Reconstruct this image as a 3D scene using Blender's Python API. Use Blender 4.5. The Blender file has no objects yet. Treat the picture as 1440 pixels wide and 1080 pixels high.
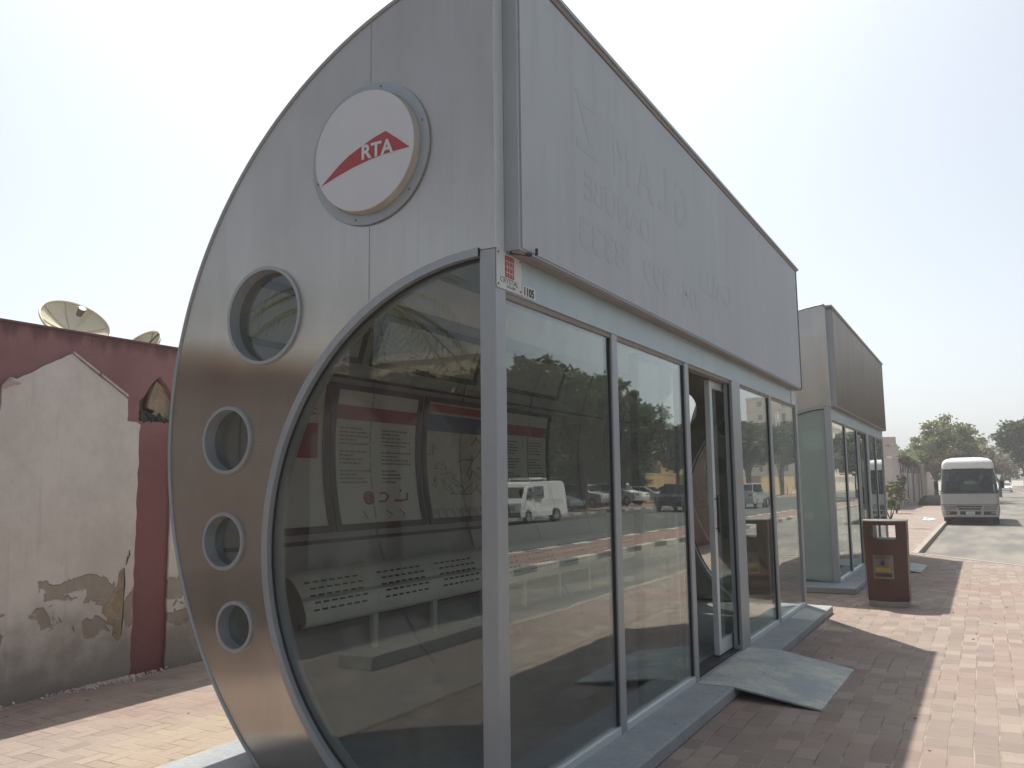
import bpy, bmesh, math, random
from mathutils import Vector, Matrix, noise
R = math.radians
PI = math.pi
D = bpy.data
SC = bpy.context.scene
COL = SC.collection
random.seed(7)

# ------------------------------------------------------------------ camera
cam = D.cameras.new('camera')
cam.sensor_width = 36.0
cam.lens = 1189.6 / 1440 * 36
cam.clip_start = 0.05
cam.clip_end = 8000
co = D.objects.new('camera', cam)
COL.objects.link(co)
r_ = Vector((0.87456046, 0.48476659, -0.01205641))
u_ = Vector((0.06870834, -0.09926708, 0.99268586))
f_ = Vector((-0.48002413, 0.86899217, 0.12012257))
m = Matrix(((r_.x, u_.x, -f_.x, 2.0391), (r_.y, u_.y, -f_.y, -3.53396), (r_.z, u_.z, -f_.z, 1.6), (0, 0, 0, 1)))
co.matrix_world = m
SC.camera = co

# ------------------------------------------------------------------ light
SUN_DIR = Vector((-0.327, 0.484, 1.0)).normalized()      # towards the sun
el = math.asin(SUN_DIR.z)
az = math.atan2(SUN_DIR.x, SUN_DIR.y)                      # from +Y towards +X
w = D.worlds.new('World')
SC.world = w
w.use_nodes = True
nt = w.node_tree
sky = nt.nodes.new('ShaderNodeTexSky')
sky.sky_type = 'NISHITA'
sky.sun_disc = False
sky.sun_elevation = el
sky.sun_rotation = az
sky.air_density = 0.8
sky.dust_density = 3.0
sky.ozone_density = 1.0
bg = nt.nodes['Background']
bg.inputs['Strength'].default_value = 0.13
bw = nt.nodes.new('ShaderNodeRGBToBW'); nt.links.new(sky.outputs['Color'], bw.inputs[0])
vm = nt.nodes.new('ShaderNodeMix'); vm.data_type = 'RGBA'; vm.blend_type = 'MULTIPLY'; vm.inputs[0].default_value = 1.0
nt.links.new(bw.outputs[0], vm.inputs[6]); vm.inputs[7].default_value = (0.95, 1.03, 1.06, 1)
vx = nt.nodes.new('ShaderNodeMix'); vx.data_type = 'RGBA'; vx.inputs[0].default_value = 0.65
nt.links.new(sky.outputs['Color'], vx.inputs[6]); nt.links.new(vm.outputs[2], vx.inputs[7])
nt.links.new(vx.outputs[2], bg.inputs['Color'])
sl = D.lights.new('sun', 'SUN')
sl.energy = 3.9
sl.angle = R(0.5)
sl.color = (1.0, 0.94, 0.85)
so = D.objects.new('sun', sl)
COL.objects.link(so)
so.rotation_euler = SUN_DIR.to_track_quat('Z', 'Y').to_euler()
SC.view_settings.view_transform = 'Standard'
SC.view_settings.look = 'None'
SC.view_settings.exposure = 0.6
SC.view_settings.gamma = 1.0

# ------------------------------------------------------------------ materials
class NT:
    def __init__(s, name):
        s.m = D.materials.new(name)
        s.m.use_nodes = True
        s.t = s.m.node_tree
        s.t.nodes.clear()
        s.out = s.t.nodes.new('ShaderNodeOutputMaterial')
    def n(s, typ, props=None, **inp):
        nd = s.t.nodes.new('ShaderNode' + typ)
        for k, v in (props or {}).items():
            setattr(nd, k, v)
        for k, v in inp.items():
            k = k.replace('_', ' ')
            key = int(k[1:]) if k[0] == 'i' and k[1:].isdigit() else k
            sock = nd.inputs[key]
            if isinstance(v, bpy.types.NodeSocket):
                s.t.links.new(v, sock)
            else:
                sock.default_value = v
        return nd
    def pos(s):
        return s.n('NewGeometry').outputs['Position']
    def obj(s):
        return s.n('TexCoord').outputs['Object']
    def math(s, op, a, b=None, c=None, clamp=False):
        nd = s.t.nodes.new('ShaderNodeMath')
        nd.operation = op
        nd.use_clamp = clamp
        for i, v in enumerate((a, b, c)):
            if v is None: continue
            if isinstance(v, bpy.types.NodeSocket): s.t.links.new(v, nd.inputs[i])
            else: nd.inputs[i].default_value = v
        return nd.outputs[0]
    def mix(s, fac, a, b, bt='MIX'):
        nd = s.t.nodes.new('ShaderNodeMix')
        nd.data_type = 'RGBA'
        nd.blend_type = bt
        for i, v in ((0, fac), (6, a), (7, b)):
            if isinstance(v, bpy.types.NodeSocket): s.t.links.new(v, nd.inputs[i])
            elif i == 0: nd.inputs[0].default_value = v
            else: nd.inputs[i].default_value = tuple(v) + (1,) if len(v) == 3 else v
        return nd.outputs[2]
    def ramp(s, fac, a, b):
        nd = s.n('MapRange', i0=fac, i1=a, i2=b)
        nd.interpolation_type = 'SMOOTHSTEP'
        return nd.outputs[0]
    def noise(s, vec, scale, detail=4, rough=0.55, dist=0.0):
        return s.n('TexNoise', Vector=vec, Scale=scale, Detail=detail, Roughness=rough, Distortion=dist).outputs[0]
    def scaled(s, vec, sc, rot=(0, 0, 0), loc=(0, 0, 0)):
        return s.n('Mapping', Vector=vec, Scale=sc, Rotation=rot, Location=loc).outputs[0]
    def bump(s, h, dist=0.01, strength=0.5):
        return s.n('Bump', Height=h, Distance=dist, Strength=strength).outputs[0]
    def done(s, sh):
        s.t.links.new(sh, s.out.inputs['Surface'])
        return s.m
    def pbsdf(s, color, rough=0.6, metal=0.0, normal=None, spec=0.5):
        nd = s.n('BsdfPrincipled', Roughness=rough, Metallic=metal)
        nd.inputs['Specular IOR Level'].default_value = spec
        if isinstance(color, bpy.types.NodeSocket): s.t.links.new(color, nd.inputs['Base Color'])
        else: nd.inputs['Base Color'].default_value = tuple(color) + (1,)
        if normal is not None: s.t.links.new(normal, nd.inputs['Normal'])
        return s.done(nd.outputs[0])

def simple(name, col, rough=0.55, metal=0.0, var=0.12, scale=6.0, bump=0.0, spec=0.5):
    t = NT(name)
    p = t.obj()
    n1 = t.noise(p, scale, 5)
    n2 = t.noise(p, scale * 7, 3)
    f = t.math('ADD', t.math('MULTIPLY', n1, 0.7), t.math('MULTIPLY', n2, 0.3))
    f = t.ramp(f, 0.3, 0.7)
    a = tuple(c * (1 - var) for c in col)
    b = tuple(min(1, c * (1 + var)) for c in col)
    c = t.mix(f, a, b)
    rr = t.math('ADD', t.math('MULTIPLY', f, 0.12), rough - 0.06)
    nn = t.bump(t.noise(p, scale * 12, 4), bump, 0.6) if bump else None
    return t.pbsdf(c, rr, metal, nn, spec)

def m_glass(name, tint, f0, power, dust=0.03, rough=0.0, dustcol=(0.5, 0.48, 0.44)):
    t = NT(name)
    p = t.pos()
    lw = t.n('LayerWeight', Blend=0.5)
    fc = t.math('POWER', lw.outputs['Facing'], power)
    F = t.math('ADD', t.math('MULTIPLY', fc, 1 - f0), f0, clamp=True)
    nz = t.noise(t.scaled(p, (0.8, 0.8, 0.5)), 1.6, 2)
    nrm = t.bump(nz, 0.006, 0.25)
    tr = t.n('BsdfTransparent', Color=tuple(tint) + (1,))
    gl = t.n('BsdfAnisotropic', Color=(0.93, 0.97, 0.95, 1), Roughness=rough, Normal=nrm)
    mx = t.n('MixShader', i0=F, i1=tr.outputs[0], i2=gl.outputs[0])
    df = t.n('BsdfDiffuse', Color=tuple(dustcol) + (1,))
    dn = t.math('MULTIPLY', t.ramp(t.noise(t.scaled(p, (3, 3, 0.7)), 2.0, 5), 0.25, 0.8), dust * 2) if dust < 0.2 else t.math('ADD', t.math('MULTIPLY', t.noise(p, 0.8, 2), 0.1), dust)
    mx2 = t.n('MixShader', i0=dn, i1=mx.outputs[0], i2=df.outputs[0])
    return t.done(mx2.outputs[0])

def m_brushed(name, col, rough, tangent, aniso=0.75, streak=0.06):
    t = NT(name)
    p = t.pos()
    grain = t.noise(t.scaled(p, (160, 160, 0.8)), 1.0, 3)
    cloud = t.noise(p, 1.3, 4, 0.6, 0.6)
    smear = t.noise(t.scaled(p, (5, 5, 0.9)), 1.0, 5)
    f = t.math('ADD', t.math('MULTIPLY', grain, 0.4), t.math('MULTIPLY', smear, 0.6))
    c = t.mix(t.ramp(f, 0.3, 0.7), tuple(x * (1 - streak) for x in col), tuple(x * (1 + streak) for x in col))
    rr = t.math('ADD', t.math('MULTIPLY', cloud, 0.14), t.math('ADD', rough - 0.1, t.math('MULTIPLY', smear, 0.06)))
    h = t.noise(t.scaled(p, (0.9, 0.9, 0.6)), 1.0, 2)
    nrm = t.bump(h, 0.05, 0.12)
    tg = t.n('CombineXYZ', X=tangent[0], Y=tangent[1], Z=tangent[2])
    gl = t.n('BsdfAnisotropic', Color=c, Roughness=rr, Anisotropy=aniso, Normal=nrm, Tangent=tg.outputs[0])
    df = t.n('BsdfDiffuse', Color=(col[0] * .6, col[1] * .6, col[2] * .6, 1))
    dirt = t.math('MULTIPLY', t.ramp(t.noise(t.scaled(p, (2.5, 2.5, 1)), 1.0, 6), 0.35, 0.8), 0.22)
    dirt = t.math('ADD', dirt, 0.05)
    mx = t.n('MixShader', i0=dirt, i1=gl.outputs[0], i2=df.outputs[0])
    return t.done(mx.outputs[0])

def m_pavers():
    t = NT('concrete_pavers')
    p = t.pos()
    sx = t.n('SeparateXYZ', Vector=p)
    X, Y = sx.outputs[0], sx.outputs[1]
    wob = t.noise(p, 1.1, 2)
    wx = t.math('ADD', X, t.math('MULTIPLY', t.math('SUBTRACT', wob, 0.5), 0.05))
    # running bond, courses along Y
    v = t.n('CombineXYZ', X=Y, Y=wx, Z=0.0).outputs[0]
    bt = t.n('TexBrick', {'offset': 0.5}, Vector=v, Color1=(0.0, 0, 0, 1), Color2=(1, 1, 1, 1), Mortar=(0.5, 0.5, 0.5, 1),
             Scale=1.0, Mortar_Size=0.006, Mortar_Smooth=0.4, Bias=0.0, Brick_Width=0.225, Row_Height=0.134)
    rnd1, mort1 = bt.outputs[0], bt.outputs[1]
    # herringbone at 45 degrees
    ws = 1 / 0.105
    q = t.n('Mapping', Vector=p, Rotation=(0, 0, 0), Scale=(ws, ws, 0)).outputs[0]
    qs = t.n('SeparateXYZ', Vector=q)
    fx = t.math('FRACT', qs.outputs[0]); fy = t.math('FRACT', qs.outputs[1])
    ix = t.math('FLOOR', qs.outputs[0]); iy = t.math('FLOOR', qs.outputs[1])
    k = t.math('FLOORED_MODULO', t.math('SUBTRACT', ix, iy), 4.0)
    def is_(n): return t.math('COMPARE', k, float(n), 0.2)
    L = t.math('ADD', fx, is_(1)); Rr = t.math('ADD', t.math('SUBTRACT', 1.0, fx), is_(0))
    B = t.math('ADD', fy, is_(2)); T = t.math('ADD', t.math('SUBTRACT', 1.0, fy), is_(3))
    dmin = t.math('MINIMUM', t.math('MINIMUM', L, Rr), t.math('MINIMUM', B, T))
    mort2 = t.math('SUBTRACT', 1.0, t.ramp(dmin, 0.02, 0.075))
    idx = t.math('SUBTRACT', ix, is_(1)); idy = t.math('SUBTRACT', iy, is_(2))
    wn = t.n('TexWhiteNoise', {'noise_dimensions': '2D'}, Vector=t.n('CombineXYZ', X=idx, Y=idy, Z=0.0).outputs[0])
    rnd2 = wn.outputs[0]
    side = t.math('LESS_THAN', X, -1.6)
    mort = t.math('ADD', t.math('MULTIPLY', mort2, side), t.math('MULTIPLY', mort1, t.math('SUBTRACT', 1.0, side)))
    rn = t.mix(side, rnd1, rnd2)
    base = t.mix(rn, (0.235, 0.192, 0.168), (0.335, 0.272, 0.232))
    red = t.ramp(t.noise(p, 0.5, 3, 0.6), 0.42, 0.68)
    base = t.mix(t.math('MULTIPLY', red, 0.6), base, (0.30, 0.19, 0.16))
    # odd grey or yellow replacement pavers
    odd = t.math('GREATER_THAN', rn, 0.86)
    base = t.mix(t.math('MULTIPLY', odd, t.math('MULTIPLY', 0.3, t.math('SUBTRACT', 1.0, side))), base, (0.40, 0.34, 0.28))
    # yellow stain on the left by the end of the shelter
    yb = t.n('Mapping', Vector=p, Location=(2.2, -0.55, 0), Scale=(1, 1, 0)).outputs[0]
    yl = t.n('VectorMath', {'operation': 'LENGTH'}, Vector=yb).outputs['Value']
    ym = t.math('SUBTRACT', 1.0, t.ramp(t.math('ADD', yl, t.math('MULTIPLY', t.noise(p, 1.5, 3), 0.9)), 0.9, 1.7))
    base = t.mix(t.math('MULTIPLY', ym, 0.5), base, (0.40, 0.34, 0.225))
    dust = t.ramp(t.noise(p, 0.9, 6, 0.65), 0.4, 0.75)
    base = t.mix(t.math('MULTIPLY', dust, 0.4), base, (0.37, 0.305, 0.255))
    fine = t.noise(p, 55, 4)
    base = t.mix(t.math('MULTIPLY', t.ramp(fine, 0.35, 0.7), 0.22), base, (0.22, 0.17, 0.14))
    vo = t.n('TexVoronoi', Vector=p, Scale=2.6).outputs['Distance']
    spot = t.math('SUBTRACT', 1.0, t.ramp(t.math('ADD', vo, t.math('MULTIPLY', t.noise(p, 30, 3), 0.04)), 0.045, 0.07))
    base = t.mix(t.math('MULTIPLY', spot, 0.45), base, (0.09, 0.075, 0.07))
    stain = t.ramp(t.noise(p, 2.3, 5, 0.7, 0.5), 0.56, 0.76)
    base = t.mix(t.math('MULTIPLY', stain, 0.42), base, (0.16, 0.13, 0.12))
    sandj = t.ramp(t.noise(p, 3.0, 2), 0.35, 0.65)
    jc = t.mix(sandj, (0.15, 0.12, 0.105), (0.46, 0.385, 0.31))
    col = t.mix(t.math('MULTIPLY', mort, 0.6), base, jc)
    h = t.math('SUBTRACT', t.math('ADD', t.math('MULTIPLY', fine, 0.2), t.math('MULTIPLY', rn, 0.6)), mort)
    return t.pbsdf(col, 0.85, 0, t.bump(h, 0.006, 0.7), 0.25)

def m_asphalt(name, c1, c2, dustc, dust=0.5):
    t = NT(name)
    p = t.pos()
    a = t.noise(p, 120, 4)
    b = t.noise(t.scaled(p, (1.2, 0.25, 1)), 1.0, 6, 0.6)
    c = t.mix(t.ramp(a, 0.3, 0.7), c1, c2)
    c = t.mix(t.math('MULTIPLY', t.ramp(b, 0.35, 0.7), dust), c, dustc)
    s = t.ramp(t.noise(p, 1.7, 5, 0.7), 0.6, 0.75)
    c = t.mix(t.math('MULTIPLY', s, 0.3), c, tuple(x * .6 for x in c1))
    return t.pbsdf(c, 0.85, 0, t.bump(a, 0.006, 0.6), 0.25)

def m_stripes(name, c1, c2, period, wear):
    t = NT(name)
    p = t.pos()
    y = t.n('SeparateXYZ', Vector=p).outputs[1]
    k = t.math('GREATER_THAN', t.math('FRACT', t.math('DIVIDE', y, period)), 0.5)
    c = t.mix(k, c1, c2)
    c = t.mix(t.math('MULTIPLY', t.ramp(t.noise(p, 9, 6, 0.7), 0.45, 0.7), 0.6), c, wear)
    return t.pbsdf(c, 0.8)

def m_concrete(name, c=(0.30, 0.325, 0.35), warm=(0.37, 0.38, 0.375)):
    t = NT(name)
    p = t.pos()
    a = t.noise(p, 2.2, 7, 0.7, 0.15)
    b = t.noise(p, 40, 5)
    col = t.mix(t.ramp(a, 0.35, 0.65), c, warm)
    col = t.mix(t.math('MULTIPLY', t.ramp(b, 0.4, 0.75), 0.35), col, tuple(x * 0.6 for x in c))
    s = t.ramp(t.noise(p, 5.5, 4, 0.6, 1.0), 0.66, 0.74)
    col = t.mix(t.math('MULTIPLY', s, 0.6), col, (0.10, 0.10, 0.10))
    return t.pbsdf(col, 0.8, 0, t.bump(b, 0.005, 0.5), 0.3)

def m_render_white():
    t = NT('weathered_white_plaster')
    p = t.pos()
    z = t.n('SeparateXYZ', Vector=p).outputs[2]
    a = t.noise(p, 2.0, 6, 0.65)
    c = t.mix(t.ramp(a, 0.3, 0.7), (0.585, 0.535, 0.495), (0.71, 0.655, 0.61))
    # vertical dirty streaks
    s = t.ramp(t.noise(t.scaled(p, (1, 9, 0.6)), 1.0, 4), 0.55, 0.75)
    c = t.mix(t.math('MULTIPLY', s, 0.25), c, (0.33, 0.24, 0.21))
    # damp band close to the ground
    wz = t.math('ADD', z, t.math('MULTIPLY', t.math('SUBTRACT', t.noise(p, 2.6, 5), 0.5), 1.3))
    damp = t.math('SUBTRACT', 1.0, t.ramp(wz, 0.05, 0.75))
    c = t.mix(t.math('MULTIPLY', damp, 0.75), c, (0.21, 0.185, 0.16))
    # peeled patches in a band
    band = t.math('MULTIPLY', t.ramp(z, 0.22, 0.5), t.math('SUBTRACT', 1.0, t.ramp(z, 0.72, 1.05)))
    pk = t.noise(t.scaled(p, (1, 1, 1.25)), 3.3, 5, 0.5, 0.5)
    pk = t.math('ADD', pk, t.math('MULTIPLY', t.math('SUBTRACT', band, 1.0), 0.3))
    peel = t.ramp(pk, 0.485, 0.515)
    c = t.mix(t.math('MULTIPLY', peel, 0.72), c, t.mix(t.noise(p, 14, 4), (0.20, 0.165, 0.125), (0.33, 0.28, 0.21)))
    h = t.math('SUBTRACT', t.math('ADD', t.math('MULTIPLY', t.noise(p, 30, 5), 0.2), t.math('MULTIPLY', t.noise(p, 4, 4), 0.8)), peel)
    return t.pbsdf(c, 0.9, 0, t.bump(h, 0.015, 0.9), 0.2)

def m_maroon():
    t = NT('faded_maroon_paint')
    p = t.pos()
    z = t.n('SeparateXYZ', Vector=p).outputs[2]
    a = t.noise(p, 1.6, 6, 0.65)
    c = t.mix(t.ramp(a, 0.3, 0.7), (0.265, 0.135, 0.135), (0.33, 0.178, 0.175))
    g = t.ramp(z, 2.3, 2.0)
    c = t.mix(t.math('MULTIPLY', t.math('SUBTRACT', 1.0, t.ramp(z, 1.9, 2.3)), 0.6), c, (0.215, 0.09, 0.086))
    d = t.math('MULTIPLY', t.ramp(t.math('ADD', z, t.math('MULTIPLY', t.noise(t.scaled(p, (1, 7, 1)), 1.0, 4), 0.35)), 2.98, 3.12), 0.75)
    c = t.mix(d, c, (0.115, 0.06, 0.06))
    s = t.ramp(t.noise(p, 9, 6, 0.7), 0.62, 0.75)
    c = t.mix(t.math('MULTIPLY', s, 0.35), c, (0.36, 0.2, 0.18))
    return t.pbsdf(c, 0.9, 0, t.bump(t.noise(p, 40, 5), 0.008, 0.5), 0.2)

def m_leaf(name, a, b, c3):
    t = NT(name)
    p = t.pos()
    oi = t.n('ObjectInfo').outputs['Random']
    n1 = t.noise(p, 0.55, 3)
    n2 = t.noise(p, 6.0, 2)
    c = t.mix(t.ramp(n1, 0.35, 0.65), a, b)
    c = t.mix(t.math('MULTIPLY', t.ramp(n2, 0.4, 0.7), 0.6), c, c3)
    c = t.mix(t.math('MULTIPLY', oi, 0.25), c, b)
    d = t.n('BsdfDiffuse', Color=c)
    tl = t.n('BsdfTranslucent', Color=c)
    gl = t.n('BsdfAnisotropic', Color=(1, 1, 1, 1), Roughness=0.5)
    mx = t.n('MixShader', i0=0.35, i1=d.outputs[0], i2=tl.outputs[0])
    m2 = t.n('MixShader', i0=0.04, i1=mx.outputs[0], i2=gl.outputs[0])
    return t.done(m2.outputs[0])

M = {}
M['pavers'] = m_pavers()
M['asphalt'] = m_asphalt('dusty_asphalt', (0.12, 0.115, 0.11), (0.18, 0.17, 0.155), (0.30, 0.27, 0.225), 0.75)
M['asphalt_far'] = m_asphalt('dark_asphalt', (0.06, 0.063, 0.063), (0.10, 0.10, 0.097), (0.14, 0.135, 0.12), 0.4)
M['asphalt_dark'] = m_asphalt('added_dark_asphalt', (0.035, 0.033, 0.031), (0.055, 0.052, 0.05), (0.08, 0.075, 0.07), 0.3)  # kept this dark for what the steel end reflects
M['sand'] = m_asphalt('sandy_ground', (0.34, 0.28, 0.21), (0.42, 0.35, 0.27), (0.46, 0.40, 0.31), 0.5)
M['kerb'] = m_concrete('kerb_concrete', (0.30, 0.275, 0.24), (0.38, 0.34, 0.29))
M['kerb_painted'] = m_stripes('painted_kerb', (0.52, 0.50, 0.43), (0.15, 0.15, 0.145), 2.0, (0.3, 0.28, 0.24))
M['median'] = simple('red_median_pavers', (0.25, 0.165, 0.14), 0.85, 0, 0.15, 3, 0.01, 0.2)
M['concrete'] = m_concrete('shelter_concrete')
M['ramp'] = m_concrete('ramp_concrete', (0.36, 0.39, 0.41), (0.60, 0.60, 0.50))
M['steel'] = m_brushed('brushed_steel_end', (0.53, 0.485, 0.44), 0.19, (0, 0, 1), 0.85)
M['steel_shell'] = m_brushed('brushed_steel_shell', (0.6, 0.6, 0.59), 0.35, (0, 0, 1))
M['frame'] = simple('grey_aluminium_frame', (0.39, 0.415, 0.435), 0.42, 0.35, 0.05, 3)
M['frame_dark'] = simple('dark_gasket', (0.035, 0.035, 0.038), 0.5)
M['frame_light'] = simple('light_aluminium_trim', (0.68, 0.72, 0.72), 0.38, 0.3, 0.05, 3)
M['soffit'] = simple('dusty_brown_soffit', (0.30, 0.265, 0.24), 0.7, 0.0, 0.1, 3)
M['glass'] = m_glass('grey_green_glass', (0.79, 0.81, 0.795), 0.072, 3.6, 0.02)
M['glass_end'] = m_glass('grey_end_glass', (0.81, 0.82, 0.80), 0.055, 4.2, 0.035)
M['glass_pale'] = m_glass('pale_green_glass', (0.50, 0.58, 0.55), 0.08, 4.0, 0.55, 0.05, (0.50, 0.60, 0.56))  # dust here is a nearly even pale green diffuse share
M['glass_bus'] = m_glass('green_vehicle_glass', (0.50, 0.60, 0.57), 0.05, 5.0, 0.01)
M['glass_dark'] = simple('dark_vehicle_glass', (0.02, 0.025, 0.027), 0.08, 0, 0.1)
M['white'] = simple('white_gloss_paint', (0.78, 0.78, 0.76), 0.35, 0, 0.04)
M['sign_white'] = simple('white_sign_face', (0.66, 0.67, 0.70), 0.4, 0, 0.03, 2)
M['sign_rim'] = simple('cream_sign_rim', (0.50, 0.47, 0.40), 0.5)
M['red'] = simple('red_sign_vinyl', (0.42, 0.06, 0.065), 0.5, 0, 0.05)
M['plaque'] = simple('pale_plaque', (0.62, 0.65, 0.63), 0.4, 0, 0.03)
M['ink'] = simple('dark_print', (0.05, 0.05, 0.055), 0.6)
M['greyink'] = simple('faded_grey_print', (0.2, 0.2, 0.2), 0.6)
M['interior'] = simple('grey_interior_lining', (0.44, 0.45, 0.43), 0.5, 0, 0.06, 2)
M['panelgrey'] = simple('pale_grey_panel', (0.62, 0.62, 0.57), 0.4, 0, 0.05, 2)
M['bench'] = simple('satin_bench_steel', (0.85, 0.85, 0.77), 0.35, 0.1, 0.05, 3)
M['poster'] = simple('white_poster_paper', (0.82, 0.83, 0.77), 0.4, 0, 0.04, 3)
M['poster_map'] = simple('map_paper', (0.66, 0.64, 0.55), 0.4, 0, 0.12, 9)
M['blue'] = simple('blue_print', (0.07, 0.16, 0.28), 0.5, 0, 0.2)
M['maroon'] = m_maroon()
M['plaster'] = m_render_white()
M['coping'] = simple('pinkish_mortar', (0.52, 0.44, 0.40), 0.85, 0, 0.15, 5, 0.01)
M['niche'] = simple('bare_brown_mortar', (0.34, 0.27, 0.185), 0.9, 0, 0.3, 5, 0.02)
M['rubble'] = simple('dark_rubble', (0.07, 0.07, 0.065), 0.9, 0, 0.5, 12, 0.02)
M['dish'] = simple('cream_dish_paint', (0.66, 0.61, 0.45), 0.5, 0, 0.06, 3)
M['darkmetal'] = simple('dark_metal', (0.10, 0.10, 0.10), 0.5, 0.5)
M['bin'] = simple('dark_red_brown_paint', (0.095, 0.045, 0.034), 0.45, 0, 0.08, 3)
M['bin_base'] = simple('bin_base_metal', (0.36, 0.34, 0.30), 0.45, 0.4)
M['steelplate'] = simple('small_steel_plate', (0.20, 0.185, 0.165), 0.4, 0.5)
M['yellow'] = simple('yellow_label', (0.34, 0.25, 0.03), 0.5)
M['busbody'] = simple('silver_beige_bus_paint', (0.42, 0.395, 0.37), 0.35, 0.2, 0.04, 3)
M['black'] = simple('black_rubber', (0.025, 0.025, 0.025), 0.7)
M['lamp'] = simple('headlamp_lens', (0.30, 0.30, 0.30), 0.12, 0.5, 0.3, 14)
M['rim'] = simple('wheel_rim_metal', (0.45, 0.45, 0.45), 0.35, 0.6)
M['seat'] = simple('vehicle_seat_cloth', (0.06, 0.06, 0.07), 0.9)
M['redcar'] = simple('red_car_paint', (0.45, 0.03, 0.03), 0.3)
M['darkcar'] = simple('dark_blue_car_paint', (0.03, 0.035, 0.05), 0.25)
M['silvercar'] = simple('silver_car_paint', (0.45, 0.46, 0.47), 0.3, 0.4)
M['leaf'] = m_leaf('street_tree_leaf', (0.052, 0.085, 0.034), (0.095, 0.13, 0.045), (0.045, 0.06, 0.028))
M['leaf_dry'] = m_leaf('dusty_olive_leaf', (0.16, 0.20, 0.065), (0.25, 0.26, 0.10), (0.12, 0.14, 0.05))
M['leaf_brown'] = m_leaf('dry_brown_leaf', (0.16, 0.12, 0.075), (0.13, 0.12, 0.06), (0.2, 0.14, 0.09))
M['bark'] = simple('bark', (0.10, 0.08, 0.06), 0.9, 0, 0.3, 8, 0.02)
M['ochre'] = simple('ochre_render', (0.55, 0.38, 0.17), 0.85, 0, 0.1, 1)
M['beige'] = simple('beige_render', (0.62, 0.51, 0.38), 0.85, 0, 0.08, 0.5)
M['palewall'] = simple('pale_pink_wall', (0.58, 0.52, 0.50), 0.85, 0, 0.1, 1)
M['tarp'] = simple('black_tarpaulin', (0.010, 0.011, 0.013), 0.95, 0, 0.4, 3, 0.0, 0.05)
M['litter'] = simple('pale_blue_plastic', (0.42, 0.60, 0.75), 0.35, 0, 0.08)

# panel skins that depend on position
def m_fascia(name, c1, c2, metal, rough):
    t = NT(name)
    p = t.pos()
    a = t.noise(t.scaled(p, (1, 0.7, 0.7)), 1.2, 4)
    b = t.noise(t.scaled(p, (1, 6, 0.7)), 1.0, 5)
    c = t.mix(t.ramp(a, 0.3, 0.7), c1, c2)
    c = t.mix(t.math('MULTIPLY', t.ramp(b, 0.42, 0.75), 0.4), c, tuple(x * 0.82 for x in c1))
    pn = t.math('GREATER_THAN', t.n('SeparateXYZ', Vector=p).outputs[1], 3.9)
    c = t.mix(t.math('MULTIPLY', pn, 0.35), c, tuple(x * q for x, q in zip(c1, (0.93, 0.89, 0.90))))
    f = t.noise(t.scaled(p, (1, 60, 60)), 1.0, 2)
    c = t.mix(t.math('MULTIPLY', f, 0.08), c, tuple(x * 0.6 for x in c1))
    return t.pbsdf(c, rough, metal, t.bump(t.noise(p, 1.5, 2), 0.02, 0.1), 0.4)
M['fascia'] = m_fascia('pale_grey_ad_panel', (0.44, 0.485, 0.515), (0.48, 0.525, 0.555), 0.0, 0.5)
M['ghost'] = m_fascia('ghost_letter_stain', (0.424, 0.468, 0.498), (0.463, 0.507, 0.537), 0.0, 0.5)
M['fascia_brown'] = m_brushed('brown_grey_ad_panel', (0.42, 0.37, 0.335), 0.32, (0, 0, 1), 0.8, 0.035)
M['header'] = m_fascia('pale_blue_grey_header', (0.44, 0.54, 0.57), (0.48, 0.58, 0.60), 0.15, 0.42)

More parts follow.
